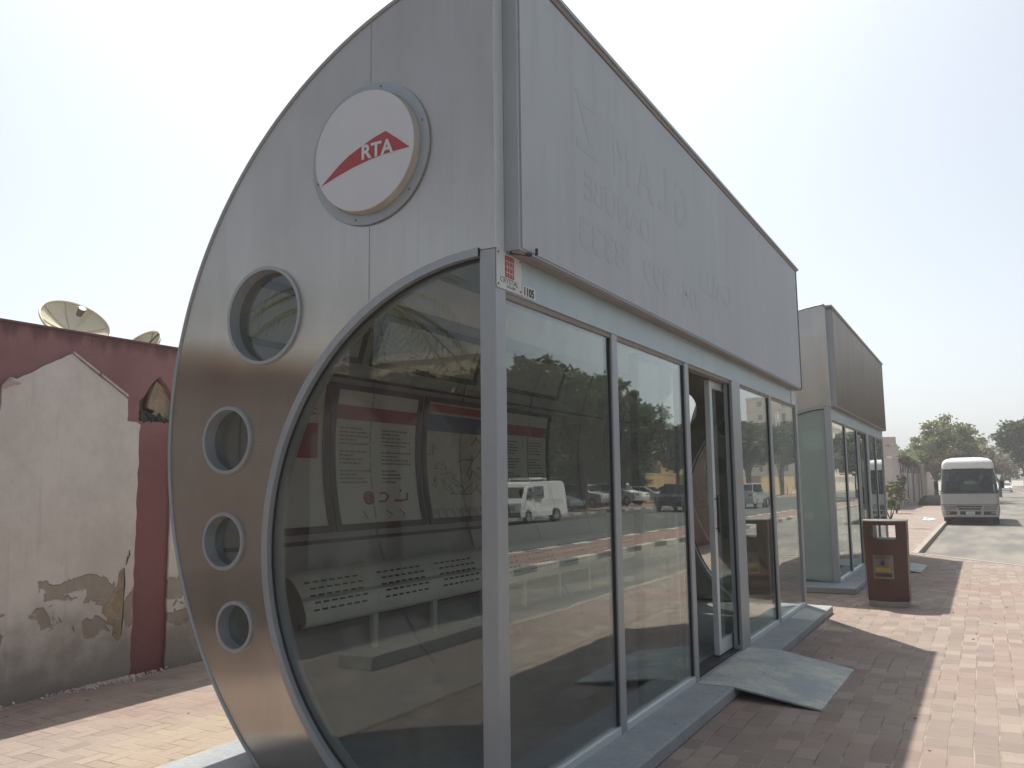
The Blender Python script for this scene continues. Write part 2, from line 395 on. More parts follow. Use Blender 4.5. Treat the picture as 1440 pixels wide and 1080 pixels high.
# ------------------------------------------------------------------ mesh helpers
class MB:
    def __init__(s): s.bm = bmesh.new()
    def box(s, x0, x1, y0, y1, z0, z1, mat=None):
        v = [Vector((x, y, z)) for x in (x0, x1) for y in (y0, y1) for z in (z0, z1)]
        if mat is not None: v = [mat @ q for q in v]
        v = [s.bm.verts.new(q) for q in v]
        for f in ((0, 1, 3, 2), (4, 6, 7, 5), (0, 4, 5, 1), (2, 3, 7, 6), (0, 2, 6, 4), (1, 5, 7, 3)):
            s.bm.faces.new([v[i] for i in f])
        return s
    def hull(s, pa, pb, cap=True):
        a = [s.bm.verts.new(q) for q in pa]; b = [s.bm.verts.new(q) for q in pb]
        n = len(a)
        for i in range(n):
            s.bm.faces.new((a[i], a[(i + 1) % n], b[(i + 1) % n], b[i]))
        if cap:
            s.bm.faces.new(a[::-1]); s.bm.faces.new(b)
        return s
    def tube(s, pts, r, n=10, cap=True):
        pts = [Vector(q) for q in pts]
        rr = r if isinstance(r, (list, tuple)) else [r] * len(pts)
        rings = []
        up = Vector((0.13, 0.21, 0.97))
        for i, q in enumerate(pts):
            d = (pts[min(i + 1, len(pts) - 1)] - pts[max(i - 1, 0)]).normalized()
            a = d.cross(up)
            if a.length < 0.05: a = d.cross(Vector((1, 0, 0)))
            a.normalize(); b = d.cross(a)
            rings.append([s.bm.verts.new(q + (a * math.cos(2 * PI * k / n) + b * math.sin(2 * PI * k / n)) * rr[i]) for k in range(n)])
        for i in range(len(rings) - 1):
            for k in range(n):
                s.bm.faces.new((rings[i][k], rings[i][(k + 1) % n], rings[i + 1][(k + 1) % n], rings[i + 1][k]))
        if cap:
            s.bm.faces.new(rings[0][::-1]); s.bm.faces.new(rings[-1])
        return s
    def grid(s, f, nu, nv, closed=False):
        vs = [[s.bm.verts.new(f(i / nu, j / nv)) for j in range(nv + 1)] for i in range(nu + (0 if closed else 1))]
        n = len(vs)
        for i in range(nu):
            for j in range(nv):
                s.bm.faces.new((vs[i][j], vs[(i + 1) % n][j], vs[(i + 1) % n][j + 1], vs[i][j + 1]))
        return s
    def prism(s, poly, f0, f1):
        return s.hull([f0(*q) for q in poly], [f1(*q) for q in poly])
    def quad(s, *q):
        s.bm.faces.new([s.bm.verts.new(Vector(a)) for a in q]); return s
    def build(s, name, mat, parent=None, bevel=0, smooth=False, seg=2, recalc=True):
        if recalc: bmesh.ops.recalc_face_normals(s.bm, faces=s.bm.faces[:])
        me = D.meshes.new(name)
        s.bm.to_mesh(me); s.bm.free()
        o = D.objects.new(name, me)
        COL.objects.link(o)
        me.materials.append(mat)
        if smooth:
            for f in me.polygons: f.use_smooth = True
        if bevel:
            b = o.modifiers.new('bevel', 'BEVEL')
            b.width = bevel; b.segments = seg; b.limit_method = 'ANGLE'; b.angle_limit = R(40)
        if parent is not None: o.parent = parent
        return o

def tag(o, label, cat=None, group=None, kind=None):
    if label: o['label'] = label
    if cat: o['category'] = cat
    if group: o['group'] = group
    if kind: o['kind'] = kind
    return o
def thing(name, label, cat, loc=(0, 0, 0), rz=0, group=None):
    o = D.objects.new(name, None)
    o.empty_display_size = 0.2
    COL.objects.link(o)
    o.location = loc; o.rotation_euler = (0, 0, rz)
    return tag(o, label, cat, group)
def children(o): return [c for c in COL.objects if c.parent == o]
def copy_tree(o, parent=None):
    c = o.copy(); COL.objects.link(c); c.parent = parent
    for k in [x for x in COL.objects if x.parent == o]: copy_tree(k, c)
    return c

def curve_mesh(name, splines, ext, mat, fn, parent=None, bevel=0.0, label=None):
    """filled flat outline with holes, extruded by ext each way; fn maps (u,v,w) to a point"""
    cu = D.curves.new(name, 'CURVE')
    cu.dimensions = '2D'; cu.fill_mode = 'BOTH'; cu.extrude = ext
    if bevel: cu.bevel_depth = bevel; cu.bevel_resolution = 1
    for sp in splines:
        q = cu.splines.new('POLY')
        q.points.add(len(sp) - 1)
        for i, (a, b) in enumerate(sp): q.points[i].co = (a, b, 0, 1)
        q.use_cyclic_u = True
    return bake(name, cu, mat, fn, parent)
def bake(name, cu, mat, fn, parent):
    tmp = D.objects.new(name + '_c', cu)
    COL.objects.link(tmp)
    dg = bpy.context.evaluated_depsgraph_get()
    me = D.meshes.new_from_object(tmp.evaluated_get(dg))
    COL.objects.unlink(tmp); D.objects.remove(tmp); D.curves.remove(cu)
    for v in me.vertices: v.co = fn(*v.co)
    me.name = name
    me.materials.clear(); me.materials.append(mat)
    bm = bmesh.new(); bm.from_mesh(me)
    bmesh.ops.remove_doubles(bm, verts=bm.verts[:], dist=1e-5)
    bmesh.ops.recalc_face_normals(bm, faces=bm.faces[:]); bm.to_mesh(me); bm.free()
    o = D.objects.new(name, me)
    COL.objects.link(o)
    if parent is not None: o.parent = parent
    return o
def text(name, s, size, mat, fn, parent=None, ext=0.0015, align='LEFT', sx=1.0, offset=0.0):
    cu = D.curves.new(name, 'FONT')
    cu.body = s; cu.size = size; cu.extrude = ext; cu.align_x = align; cu.offset = offset
    return bake(name, cu, mat, lambda u, v, w_: fn(u * sx, v, w_), parent)

def circ(cx, cz, r, n=72, a0=0, a1=2 * PI, end=False):
    k = n + 1 if end else n
    return [(cx + r * math.cos(a0 + (a1 - a0) * i / n), cz + r * math.sin(a0 + (a1 - a0) * i / n)) for i in range(k)]

# ------------------------------------------------------------------ ground
def sheet(name, poly, z, mat, kind='structure', depth=0.0, nx=1):
    b = MB()
    if depth: b.prism(poly, lambda x, y: Vector((x, y, z - depth)), lambda x, y: Vector((x, y, z)))
    else: b.bm.faces.new([b.bm.verts.new((x, y, z)) for x, y in poly])
    o = b.build(name, mat)
    if kind: o['kind'] = kind
    return o
sheet('ground', [(-2500, -2500), (2500, -2500), (2500, 4000), (-2500, 4000)], -0.145, M['sand'])
EX = 2.78
sheet('road', [(0.35, -90), (5.95, -90), (5.95, 300), (0.35, 300)], -0.12, M['asphalt'])
sheet('far_road', [(8.05, -90), (19.0, -90), (19.0, 300), (8.05, 300)], -0.12, M['asphalt_far'])
sheet('pavement', [(-4.52, -90), (EX, -90), (EX, 14.9), (0.50, 17.8), (0.50, 300), (-4.52, 300)], 0.0, M['pavers'], depth=0.14)
sheet('unseen_dark_road', [(-4.4, -60), (EX - .02, -60), (EX - .02, -5.2), (-4.4, -5.2)], 0.005, M['asphalt_dark'])  # unseen dark ground added to darken the lower reflection in the steel end
kb = MB()
kp = [(EX, -90), (EX, 14.9), (0.50, 17.8), (0.50, 300)]
ko = [(EX + .13, -90), (EX + .13, 14.96), (0.63, 17.86), (0.63, 300)]
for i in range(3):
    a, b, c, d = kp[i], kp[i + 1], ko[i + 1], ko[i]
    kb.hull([Vector((*q, -0.14)) for q in (a, b, c, d)], [Vector((*q, 0.006)) for q in (a, b, c, d)])
tag(kb.build('kerb', M['kerb']), None, kind='structure')
sheet('median', [(6.15, -90), (7.85, -90), (7.85, 300), (6.15, 300)], 0.0, M['median'], depth=0.14)
for nm, xa, xb in (('median_kerb', 5.95, 6.15), ('median_kerb', 7.85, 8.05), ('far_kerb', 19.0, 19.2)):
    tag(MB().box(xa, xb, -90, 300, -0.14, 0.012).build(nm, M['kerb_painted']), None, kind='structure')
sheet('far_pavement', [(19.2, -90), (24.5, -90), (24.5, 300), (19.2, 300)], 0.0, M['median'], depth=0.14)

# ------------------------------------------------------------------ bus shelter
L = 7.73; ZT = 4.363; ZF = 2.778; ZR = 2.576; ZP = 0.087
XO, ZO, RO = 0.1496, 1.92, 2.468
XI, ZI, RI = -0.0285, 1.2951, 1.496
PORT = [(-1.549, 2.602, 0.272), (-1.819, 1.888, 0.182), (-1.827, 1.305, 0.149), (-1.718, 0.833, 0.126)]

def build_shelter(name, label, Y0, X0=0.0, end_glass='glass_end', fascia='fascia'):
    t = thing(name, label, 'bus shelter', (X0, Y0, 0), 0, 'bus shelters along the pavement')
    # plinth
    MB().box(-2.07, 0.30, -0.62, L + 0.02, 0.0, ZP).build('plinth', M['concrete'], t, 0.012)
    rp = MB()
    rp.hull([Vector((0.30, 3.0, 0.078)), Vector((0.30, 4.60, 0.078)), Vector((0.30, 4.60, 0.091)), Vector((0.30, 3.0, 0.091))],
            [Vector((0.93, 2.92, 0.0)), Vector((0.96, 4.40, 0.0)), Vector((0.96, 4.40, 0.014)), Vector((0.93, 2.92, 0.014))])
    rp.box(0.02, 0.2995, 3.0, 4.60, 0.0875, 0.091)
    rp.build('ramp', M['ramp'], t)
    # end panels
    a0 = math.atan2(math.sqrt(RO ** 2 - XO ** 2), -XO)
    a1 = 2 * PI - math.acos((-1.5017 - XO) / RO)
    zb = math.asin((ZP - ZO) / RO)
    a1 = PI - zb
    ao = circ(XO, ZO, RO, 110, a0, a1, True)
    b1 = PI - math.asin((ZP - ZI) / RI)
    b0 = math.acos((-0.09 - XI) / RI)
    ai = circ(XI, ZI, RI, 80, b1, b0, True)
    outline = ao + ai + [(-0.09, ZF), (0.0, ZF)]
    for e, (ya, yb) in enumerate(((0.0, 0.12), (L - 0.12, L))):
        ym = (ya + yb) / 2
        ep = curve_mesh('end_panel', [outline] + [circ(x, z, r, 48) for x, z, r in PORT], 0.06, M['steel'],
                        lambda u, v, w_: Vector((u, ym + w_, v)), t)
        sgn = -1 if e == 0 else 1
        yo = ya if e == 0 else yb
        # thin rolled edge on the outer curve
        eb = MB()
        for rr, (xx, zz), pts in ((0.012, (XO, ZO), ao),):
            eb.tube([Vector((x, yo + sgn * 0.002, z)) for x, z in pts], 0.011, 8)
        eb.build('edge_bead', M['frame'], ep, smooth=True)
        # frame of the round opening: flat ring
        og = MB()
        def ringf(r0, r1, y0_, y1_, og=og):
            pa = [(XI + r0 * math.cos(b1 + (b0 - b1) * i / 80), ZI + r0 * math.sin(b1 + (b0 - b1) * i / 80)) for i in range(81)]
            pb = [(XI + r1 * math.cos(b1 + (b0 - b1) * i / 80), ZI + r1 * math.sin(b1 + (b0 - b1) * i / 80)) for i in range(81)]
            pa = [(min(x, -0.092), max(z, ZP + .002)) for x, z in pa]; pb = [(min(x, -0.092), max(z, ZP + .002)) for x, z in pb]
            rings = []
            for (p0, p1) in zip(pa, pb):
                rings.append([og.bm.verts.new((p0[0], y0_, p0[1])), og.bm.verts.new((p0[0], y1_, p0[1])),
                              og.bm.verts.new((p1[0], y1_, p1[1])), og.bm.verts.new((p1[0], y0_, p1[1]))])
            for i in range(80):
                for k in range(4):
                    og.bm.faces.new((rings[i][k], rings[i][(k + 1) % 4], rings[i + 1][(k + 1) % 4], rings[i + 1][k]))
        ringf(RI - 0.002, RI - 0.045, yo + sgn * 0.012, yo - sgn * 0.12)
        og.build('opening_frame', M['frame'], ep, smooth=False)
        og = MB()
        ringf(RI - 0.0455, RI - 0.055, yo - sgn * 0.024, yo - sgn * 0.034, og)
        og.build('gasket', M['frame_dark'], ep)
        # glass of the round opening
        gi = circ(XI, ZI, RI - 0.047, 80, b1 - 0.03, b0, True)
        gi = [(min(x, -0.092), max(z, ZP + 0.01)) for x, z in gi]
        curve_mesh('glass_pane', [gi + [(-0.092, ZP + 0.01)]], 0.004, M[end_glass] if e == 0 else M['glass_end'],
                   lambda u, v, w_: Vector((u, yo - sgn * 0.040 + w_, v)), t)
        # portholes
        for (x, z, r) in PORT:
            rg = MB()
            prof = [(r - 0.004, -0.118), (r - 0.004, 0.016), (r + 0.016, 0.016), (r + 0.016, -0.001), (r + 0.001, -0.001), (r + 0.001, -0.118)]
            n = 56
            rings = [[rg.bm.verts.new((x + q * math.cos(2 * PI * k / n), yo + sgn * h, z + q * math.sin(2 * PI * k / n))) for q, h in prof] for k in range(n)]
            for k in range(n):
                for j in range(len(prof)):
                    rg.bm.faces.new((rings[k][j], rings[k][(j + 1) % len(prof)], rings[(k + 1) % n][(j + 1) % len(prof)], rings[(k + 1) % n][j]))
            rg.build('porthole_ring', M['frame'], ep, smooth=False)
            curve_mesh('porthole_glass', [circ(x, z, r - 0.006, 48)], 0.003, M['glass_end'],
                       lambda u, v, w_: Vector((u, yo - sgn * 0.062 + w_, v)), ep)
        # seams of the sheet metal
        ys = yo + sgn * 0.0012
        def seam(xa, za, xb, zb2):
            MB().box(min(xa, xb) - .0015, max(xa, xb) + .0015, min(ys, yo - sgn * .002), max(ys, yo - sgn * .002), min(za, zb2) - .0015, max(za, zb2) + .0015).build('seam', M['soffit'], ep)
        seam(-0.785, 3.83, -0.785, 4.19); seam(-0.785, 2.60, -0.785, 3.01)
        seam(-2.30, 1.84, -2.02, 1.84); seam(-1.62, 1.86, -1.43, 1.86)
    # corner posts
    for y0, y1 in ((0.0, 0.105), (L - 0.105, L)):
        MB().box(-0.09, 0.0, y0, y1, ZP, ZF - 0.003).build('corner_post', M['frame'], t, 0.004)
    # outer shell
    sh = MB()
    def arc(rr, a, y): return Vector((XO + rr * math.cos(a), y, ZO + rr * math.sin(a)))
    RS = RO - 0.025
    s0 = math.atan2(math.sqrt(RS ** 2 - (XO + 0.02) ** 2), -(XO + .02)); s1 = PI - math.asin((ZP - ZO) / RS)
    n = 56
    for i in range(n):
        u0 = s0 + (s1 - s0) * i / n; u1 = s0 + (s1 - s0) * (i + 1) / n
        pass
    prof = [(RS, s0 + (s1 - s0) * i / n) for i in range(n + 1)]
    va = []
    for rr, y in ((RS, 0.121), (RS, L - 0.121), (RS - 0.03, L - 0.121), (RS - 0.03, 0.121)):
        va.append([sh.bm.verts.new(arc(rr, a, y)) for _, a in prof])
    for i in range(n):
        for k in range(4):
            sh.bm.faces.new((va[k][i], va[(k + 1) % 4][i], va[(k + 1) % 4][i + 1], va[k][i + 1]))
    sh.bm.faces.new([va[k][0] for k in range(4)]); sh.bm.faces.new([va[k][n] for k in range(4)][::-1])
    sh.build('roof_shell', M['steel_shell'], t, smooth=True)
    # ceiling and interior lining
    MB().box(-1.15, -0.02, 0.13, L - 0.13, 3.02, 3.05).build('ceiling_panel', M['interior'], t)
    li = MB()
    RL = RS - 0.045
    l0 = PI - math.asin((3.05 - ZO) / RL); l1 = s1
    def patch(b, a_0, a_1, y0, y1, rr, th, nn=16):
        A = [a_0 + (a_1 - a_0) * i / nn for i in range(nn + 1)]
        vv = [[b.bm.verts.new(arc(q, a, y)) for a in A] for q, y in ((rr, y0), (rr, y1), (rr - th, y1), (rr - th, y0))]
        for i in range(nn):
            for k in range(4):
                b.bm.faces.new((vv[k][i], vv[(k + 1) % 4][i], vv[(k + 1) % 4][i + 1], vv[k][i + 1]))
        b.bm.faces.new([vv[k][0] for k in range(4)]); b.bm.faces.new([vv[k][nn] for k in range(4)][::-1])
    patch(li, l0, l1, 0.13, L - 0.13, RL + .012, 0.012, 40)
    li.build('wall_lining', M['interior'], t)
    def za(z, rr=RL): return PI - math.asin((z - ZO) / rr)
    # ribs on the lining
    for k in range(6):
        y = 0.5 + k * 1.34
        rb = MB(); patch(rb, za(2.98), za(0.3), y - 0.012, y + 0.012, RL - 0.002, 0.014, 24); rb.build('lining_rib', M['frame'], t)
    for z in (1.22, 2.45):
        rb = MB(); patch(rb, za(z + 0.012), za(z - 0.012), 0.14, L - 0.14, RL - 0.003, 0.018, 2); rb.build('lining_rail', M['frame_dark'], t)
    ins = (arc, patch, RL, za)
    # front: header, mullions, sill, panes
    MB().box(-0.085, -0.002, 0.106, L - 0.106, ZR, ZF - 0.004).build('header_rail', M['header'], t, 0.003)
    MB().box(-0.075, -0.012, 0.107, L - 0.107, ZR - 0.03, ZR - 0.001).build('glazing_head', M['soffit'], t)
    for y0, y1, x1, z0 in ((1.495, 1.59, 0.0, ZP), (3.025, 3.125, 0.0, ZP), (4.44, 4.74, 0.012, ZP), (6.095, 6.20, 0.0, ZP)):
        MB().box(-0.07, x1, y0, y1, z0, ZR - 0.002).build('mullion', M['frame'], t, 0.005)
        MB().box(-0.030, -0.014, y0 - 0.012, y0 - 0.001, ZP + 0.05, ZR - 0.032).build('gasket', M['frame_dark'], t)
    for y0, y1 in ((0.106, 1.494), (1.591, 3.024), (4.741, 6.094), (6.201, L - 0.106)):
        MB().box(-0.07, 0.0, y0, y1, ZP - 0.002, ZP + 0.045).build('sill', M['frame_light'], t, 0.004)
        MB().box(-0.030, -0.022, y0 + 0.002, y1 - 0.002, ZP + 0.046, ZR - 0.031).build('glass_pane', M['glass'], t)
    # sliding door, half open
    dr = MB()
    ya, yb = 4.02, 5.06; x0, x1 = -0.135, -0.085
    dr.box(x0, x1, ya, ya + 0.075, ZP + 0.02, ZR - 0.035)
    dr.box(x0, x1, yb - 0.075, yb, ZP + 0.02, ZR - 0.035)
    dr.box(x0, x1, ya + 0.075, yb - 0.075, ZP + 0.02, ZP + 0.14)
    dr.box(x0, x1, ya + 0.075, yb - 0.075, ZR - 0.10, ZR - 0.035)
    door = dr.build('sliding_door', M['frame_light'], t, 0.003)
    MB().box(-0.113, -0.107, ya + 0.076, yb - 0.076, ZP + 0.141, ZR - 0.101).build('door_glass', M['glass'], door)
    MB().tube([(-0.06, ya + 0.035, 1.17), (-0.06, ya + 0.035, 1.50)], 0.011).box(-0.085, -0.06, ya + 0.03, ya + 0.04, 1.2, 1.21).box(-0.085, -0.06, ya + 0.03, ya + 0.04, 1.46, 1.47).build('door_handle', M['frame_dark'], door, smooth=True)
    # the other leaf, slid behind the second pane
    dr = MB()
    ya2, yb2 = 2.14, 3.18
    dr.box(x0, x1, ya2, ya2 + 0.06, ZP + 0.02, ZR - 0.035)
    dr.box(x0, x1, yb2 - 0.075, yb2, ZP + 0.02, ZR - 0.035)
    dr.box(x0, x1, ya2 + 0.06, yb2 - 0.075, ZP + 0.02, ZP + 0.10)
    door2 = dr.build('sliding_door', M['frame_dark'], t, 0.003)
    MB().box(-0.113, -0.107, ya2 + 0.061, yb2 - 0.076, ZP + 0.101, ZR - 0.04).build('door_glass', M['glass_end'], door2)
    MB().box(-0.17, -0.02, 3.136, 4.439, ZP - 0.001, ZP + 0.012).build('door_track', M['frame_dark'], t)
    # fascia box
    MB().box(0.002, 0.085, 0.095, L - 0.095, ZF, ZT - 0.02).build('fascia_box', M['frame'], t)
    MB().box(0.004, 0.08, 0.10, L - 0.10, ZF - 0.010, ZF - 0.001).build('fascia_soffit', M['soffit'], t)
    fp = MB().box(0.0855, 0.092, 0.12, L - 0.14, ZF + 0.012, ZT - 0.06)
    fp.build('fascia_panel', M[fascia], t)
    MB().box(-0.02, 0.112, 0.0, L, ZT - 0.018, ZT + 0.006).build('roof_trim', M['frame'], t, 0.003)
    MB().box(0.0, 0.10, 0.08, L - 0.08, ZT - 0.05, ZT - 0.0185).build('roof_trim_lower', M['soffit'], t, 0.002)
    for y0, y1 in ((0.0, 0.094), (L - 0.094, L)):
        MB().box(-0.02, 0.0 - 0.0005 + 0.003, y0 + .002, y1, ZF + 0.001, ZT - 0.019).build('edge_strip', M['frame_light'], t, 0.002)
    MB().box(0.086, 0.097, L - 0.139, L - 0.095, ZF, ZT - 0.055).build('fascia_end_trim', M['frame_dark'], t)
    return t, ins

sh1, ins = build_shelter('bus_shelter', 'large steel and glass bus shelter in the foreground, a round white sign on its end', 0.0)
sh2, _ = build_shelter('bus_shelter', 'second steel and glass bus shelter behind the near one, with a brownish advertising panel', 10.295, 0.03, 'glass_pale', 'fascia_brown')
arc, patch, RL, za = ins

# screws on the near corner
# ------------------------------------------------------------------ round sign
sg = thing('round_sign', 'round white sign with a red arrow on the steel end of the near shelter', 'sign', (-0.785, 0.0, 3.42))
def ring(b, cx, cz, r0, r1, ya, yb, n=72):
    vv = [[b.bm.verts.new((cx + q * math.cos(2 * PI * k / n), y, cz + q * math.sin(2 * PI * k / n))) for q, y in ((r0, ya), (r0, yb), (r1, yb), (r1, ya))] for k in range(n)]
    for k in range(n):
        for j in range(4):
            b.bm.faces.new((vv[k][j], vv[k][(j + 1) % 4], vv[(k + 1) % n][(j + 1) % 4], vv[(k + 1) % n][j]))
b = MB(); ring(b, 0, 0, 0.345, 0.402, -0.016, -0.001); b.build('bezel', M['frame'], sg, 0.003)
b = MB(); b.hull([Vector((0.345 * math.cos(2 * PI * k / 72), -0.012, 0.345 * math.sin(2 * PI * k / 72))) for k in range(72)],
                 [Vector((0.338 * math.cos(2 * PI * k / 72), -0.058, 0.338 * math.sin(2 * PI * k / 72))) for k in range(72)]); b.build('sign_rim', M['sign_rim'], sg)
b = MB(); b.hull([Vector((0.336 * math.cos(2 * PI * k / 72), -0.0582, 0.336 * math.sin(2 * PI * k / 72))) for k in range(72)],
                 [Vector((0.336 * math.cos(2 * PI * k / 72), -0.062, 0.336 * math.sin(2 * PI * k / 72))) for k in range(72)]); b.build('sign_face', M['sign_white'], sg)
OXZ = (-0.785 - 0.012, 3.42 + 0.004)
arrow = [(-1.063, 3.271), (-0.942, 3.364), (-0.87, 3.408), (-0.791, 3.441), (-0.70, 3.475), (-0.62, 3.496), (-0.54, 3.437), (-0.463, 3.375), (-0.55, 3.374), (-0.643, 3.369), (-0.74, 3.356), (-0.84, 3.336), (-0.95, 3.307)]
arrow = [(a + 0.785, b_ - 3.42) for a, b_ in arrow]
curve_mesh('arrow_emblem', [arrow], 0.0008, M['red'], lambda u, v, w_: Vector((u - 0.012, -0.0632 + w_, v)), sg)
text('lettering', 'RTA', 0.112, M['sign_white'], lambda u, v, w_: Vector((u - 0.012, -0.0655 + w_, v - 0.052)), sg, 0.0008, 'LEFT', 1.02, 0.003)
for k in range(6):
    a = 2 * PI * k / 6 + 0.3
    MB().tube([(0.375 * math.cos(a), -0.020, 0.375 * math.sin(a)), (0.375 * math.cos(a), -0.015, 0.375 * math.sin(a))], 0.006, 8).build('screw', M['greyink'], sg)

# ------------------------------------------------------------------ plates on the header
FX = lambda x, y0, z0: (lambda u, v, w_: Vector((x + w_, y0 + u, z0 + v)))
pq = thing('sign_plate', 'white metal plaque with a red square emblem screwed to the near corner of the shelter', 'sign plate', (0.0, 0.0, 2.58))
pl = [(0.012, 0.0), (0.256, 0.002), (0.264, 0.01), (0.264, 0.185), (0.256, 0.193), (0.012, 0.197), (0.004, 0.19), (0.004, 0.007)]
curve_mesh('plate', [pl], 0.0015, M['plaque'], FX(0.0045, 0, 0), pq)
cells = []
def blob(y0, y1, z0, z1): return [(y0, z0), (y1, z0), (y1, z1), (y0, z1)]
curve_mesh('emblem', [blob(0.088, 0.180, 0.066, 0.178)], 0.0005, M['red'], FX(0.0067, 0, 0), pq)
b = MB()
for yy in (0.106, 0.132, 0.158): b.box(0.0073, 0.0078, yy, yy + 0.004, 0.072, 0.172)
for zz in (0.09, 0.12, 0.148): b.box(0.0073, 0.0078, 0.093, 0.175, zz, zz + 0.0035)
b.box(0.0073, 0.0078, 0.11, 0.16, 0.117, 0.127)
b.build('emblem_lines', M['plaque'], pq)
text('lettering', 'CRYSTAL', 0.040, M['greyink'], FX(0.0067, 0.132, 0.034), pq, 0.0005, 'CENTER', 1.15)
text('small_lettering', 'GALLERY', 0.020, M['greyink'], FX(0.0067, 0.15, 0.014), pq, 0.0005, 'CENTER', 1.2)
for yy, zz in ((0.02, 0.018), (0.248, 0.018), (0.02, 0.180), (0.248, 0.176)):
    MB().tube([(0.005, yy, zz), (0.009, yy, zz)], 0.005, 8).build('screw', M['ink'], pq)
npl = thing('number_plate', 'small white number plate reading 105 beside the corner plaque', 'number plate', (0.0, 0.275, 2.582))
MB().box(0.0, 0.004, 0.0, 0.150, 0.0, 0.064).build('plate', M['plaque'], npl, 0.001)
text('number', '1105', 0.062, M['ink'], FX(0.0048, 0.01, 0.011), npl, 0.0006, 'LEFT', 0.98, 0.002)
np2 = thing('number_plate', 'tiny white plate at the far corner of the near shelter header', 'number plate', (0.0, L - 0.35, 2.59))
MB().box(0.0, 0.004, 0.0, 0.22, 0.0, 0.17).build('plate', M['plaque'], np2, 0.001)
text('number', '1', 0.13, M['greyink'], FX(0.0048, 0.08, 0.04), np2, 0.0006)
# broken bracket at the near end of the fascia
b = MB()
b.tube([(0.03, 0.10, 2.768), (0.06, 0.16, 2.775), (0.10, 0.20, 2.77)], 0.010, 6)
b.tube([(0.11, 0.235, 2.775), (0.112, 0.235, 2.81)], 0.008, 6)
o = b.build('bracket', M['frame_dark'], sh1)
# ghost lettering of an old advertisement, seen mirrored
gh = lambda y0, z0: (lambda u, v, w_: Vector((0.0925 + w_, y0 - u, z0 + v)))
for s, size, y0, z0, sx in (('G', 0.50, 2.95, 3.62, 0.9), ('L', 0.50, 2.48, 3.62, 0.9), ('A', 0.50, 2.12, 3.60, 0.9), ('M', 0.50, 1.68, 3.58, 0.85), ('Z', 0.50, 1.10, 3.58, 0.9),
                            ('DANUBE', 0.24, 2.05, 3.29, 1.2), ('04', 0.27, 3.15, 2.98, 1.55), ('399', 0.27, 2.45, 2.98, 1.4), ('8333', 0.27, 1.55, 2.98, 1.4)):
    text('ghost_lettering', s, size, M['ghost'], gh(y0, z0), sh1, 0.0006, 'LEFT', sx, 0.0 if s == 'M' else size * 0.02)
text('ghost_lettering', 'CALL', 0.3, M['ghost'], gh(4.25, 3.2), sh1, 0.0006, 'LEFT', 1.3)

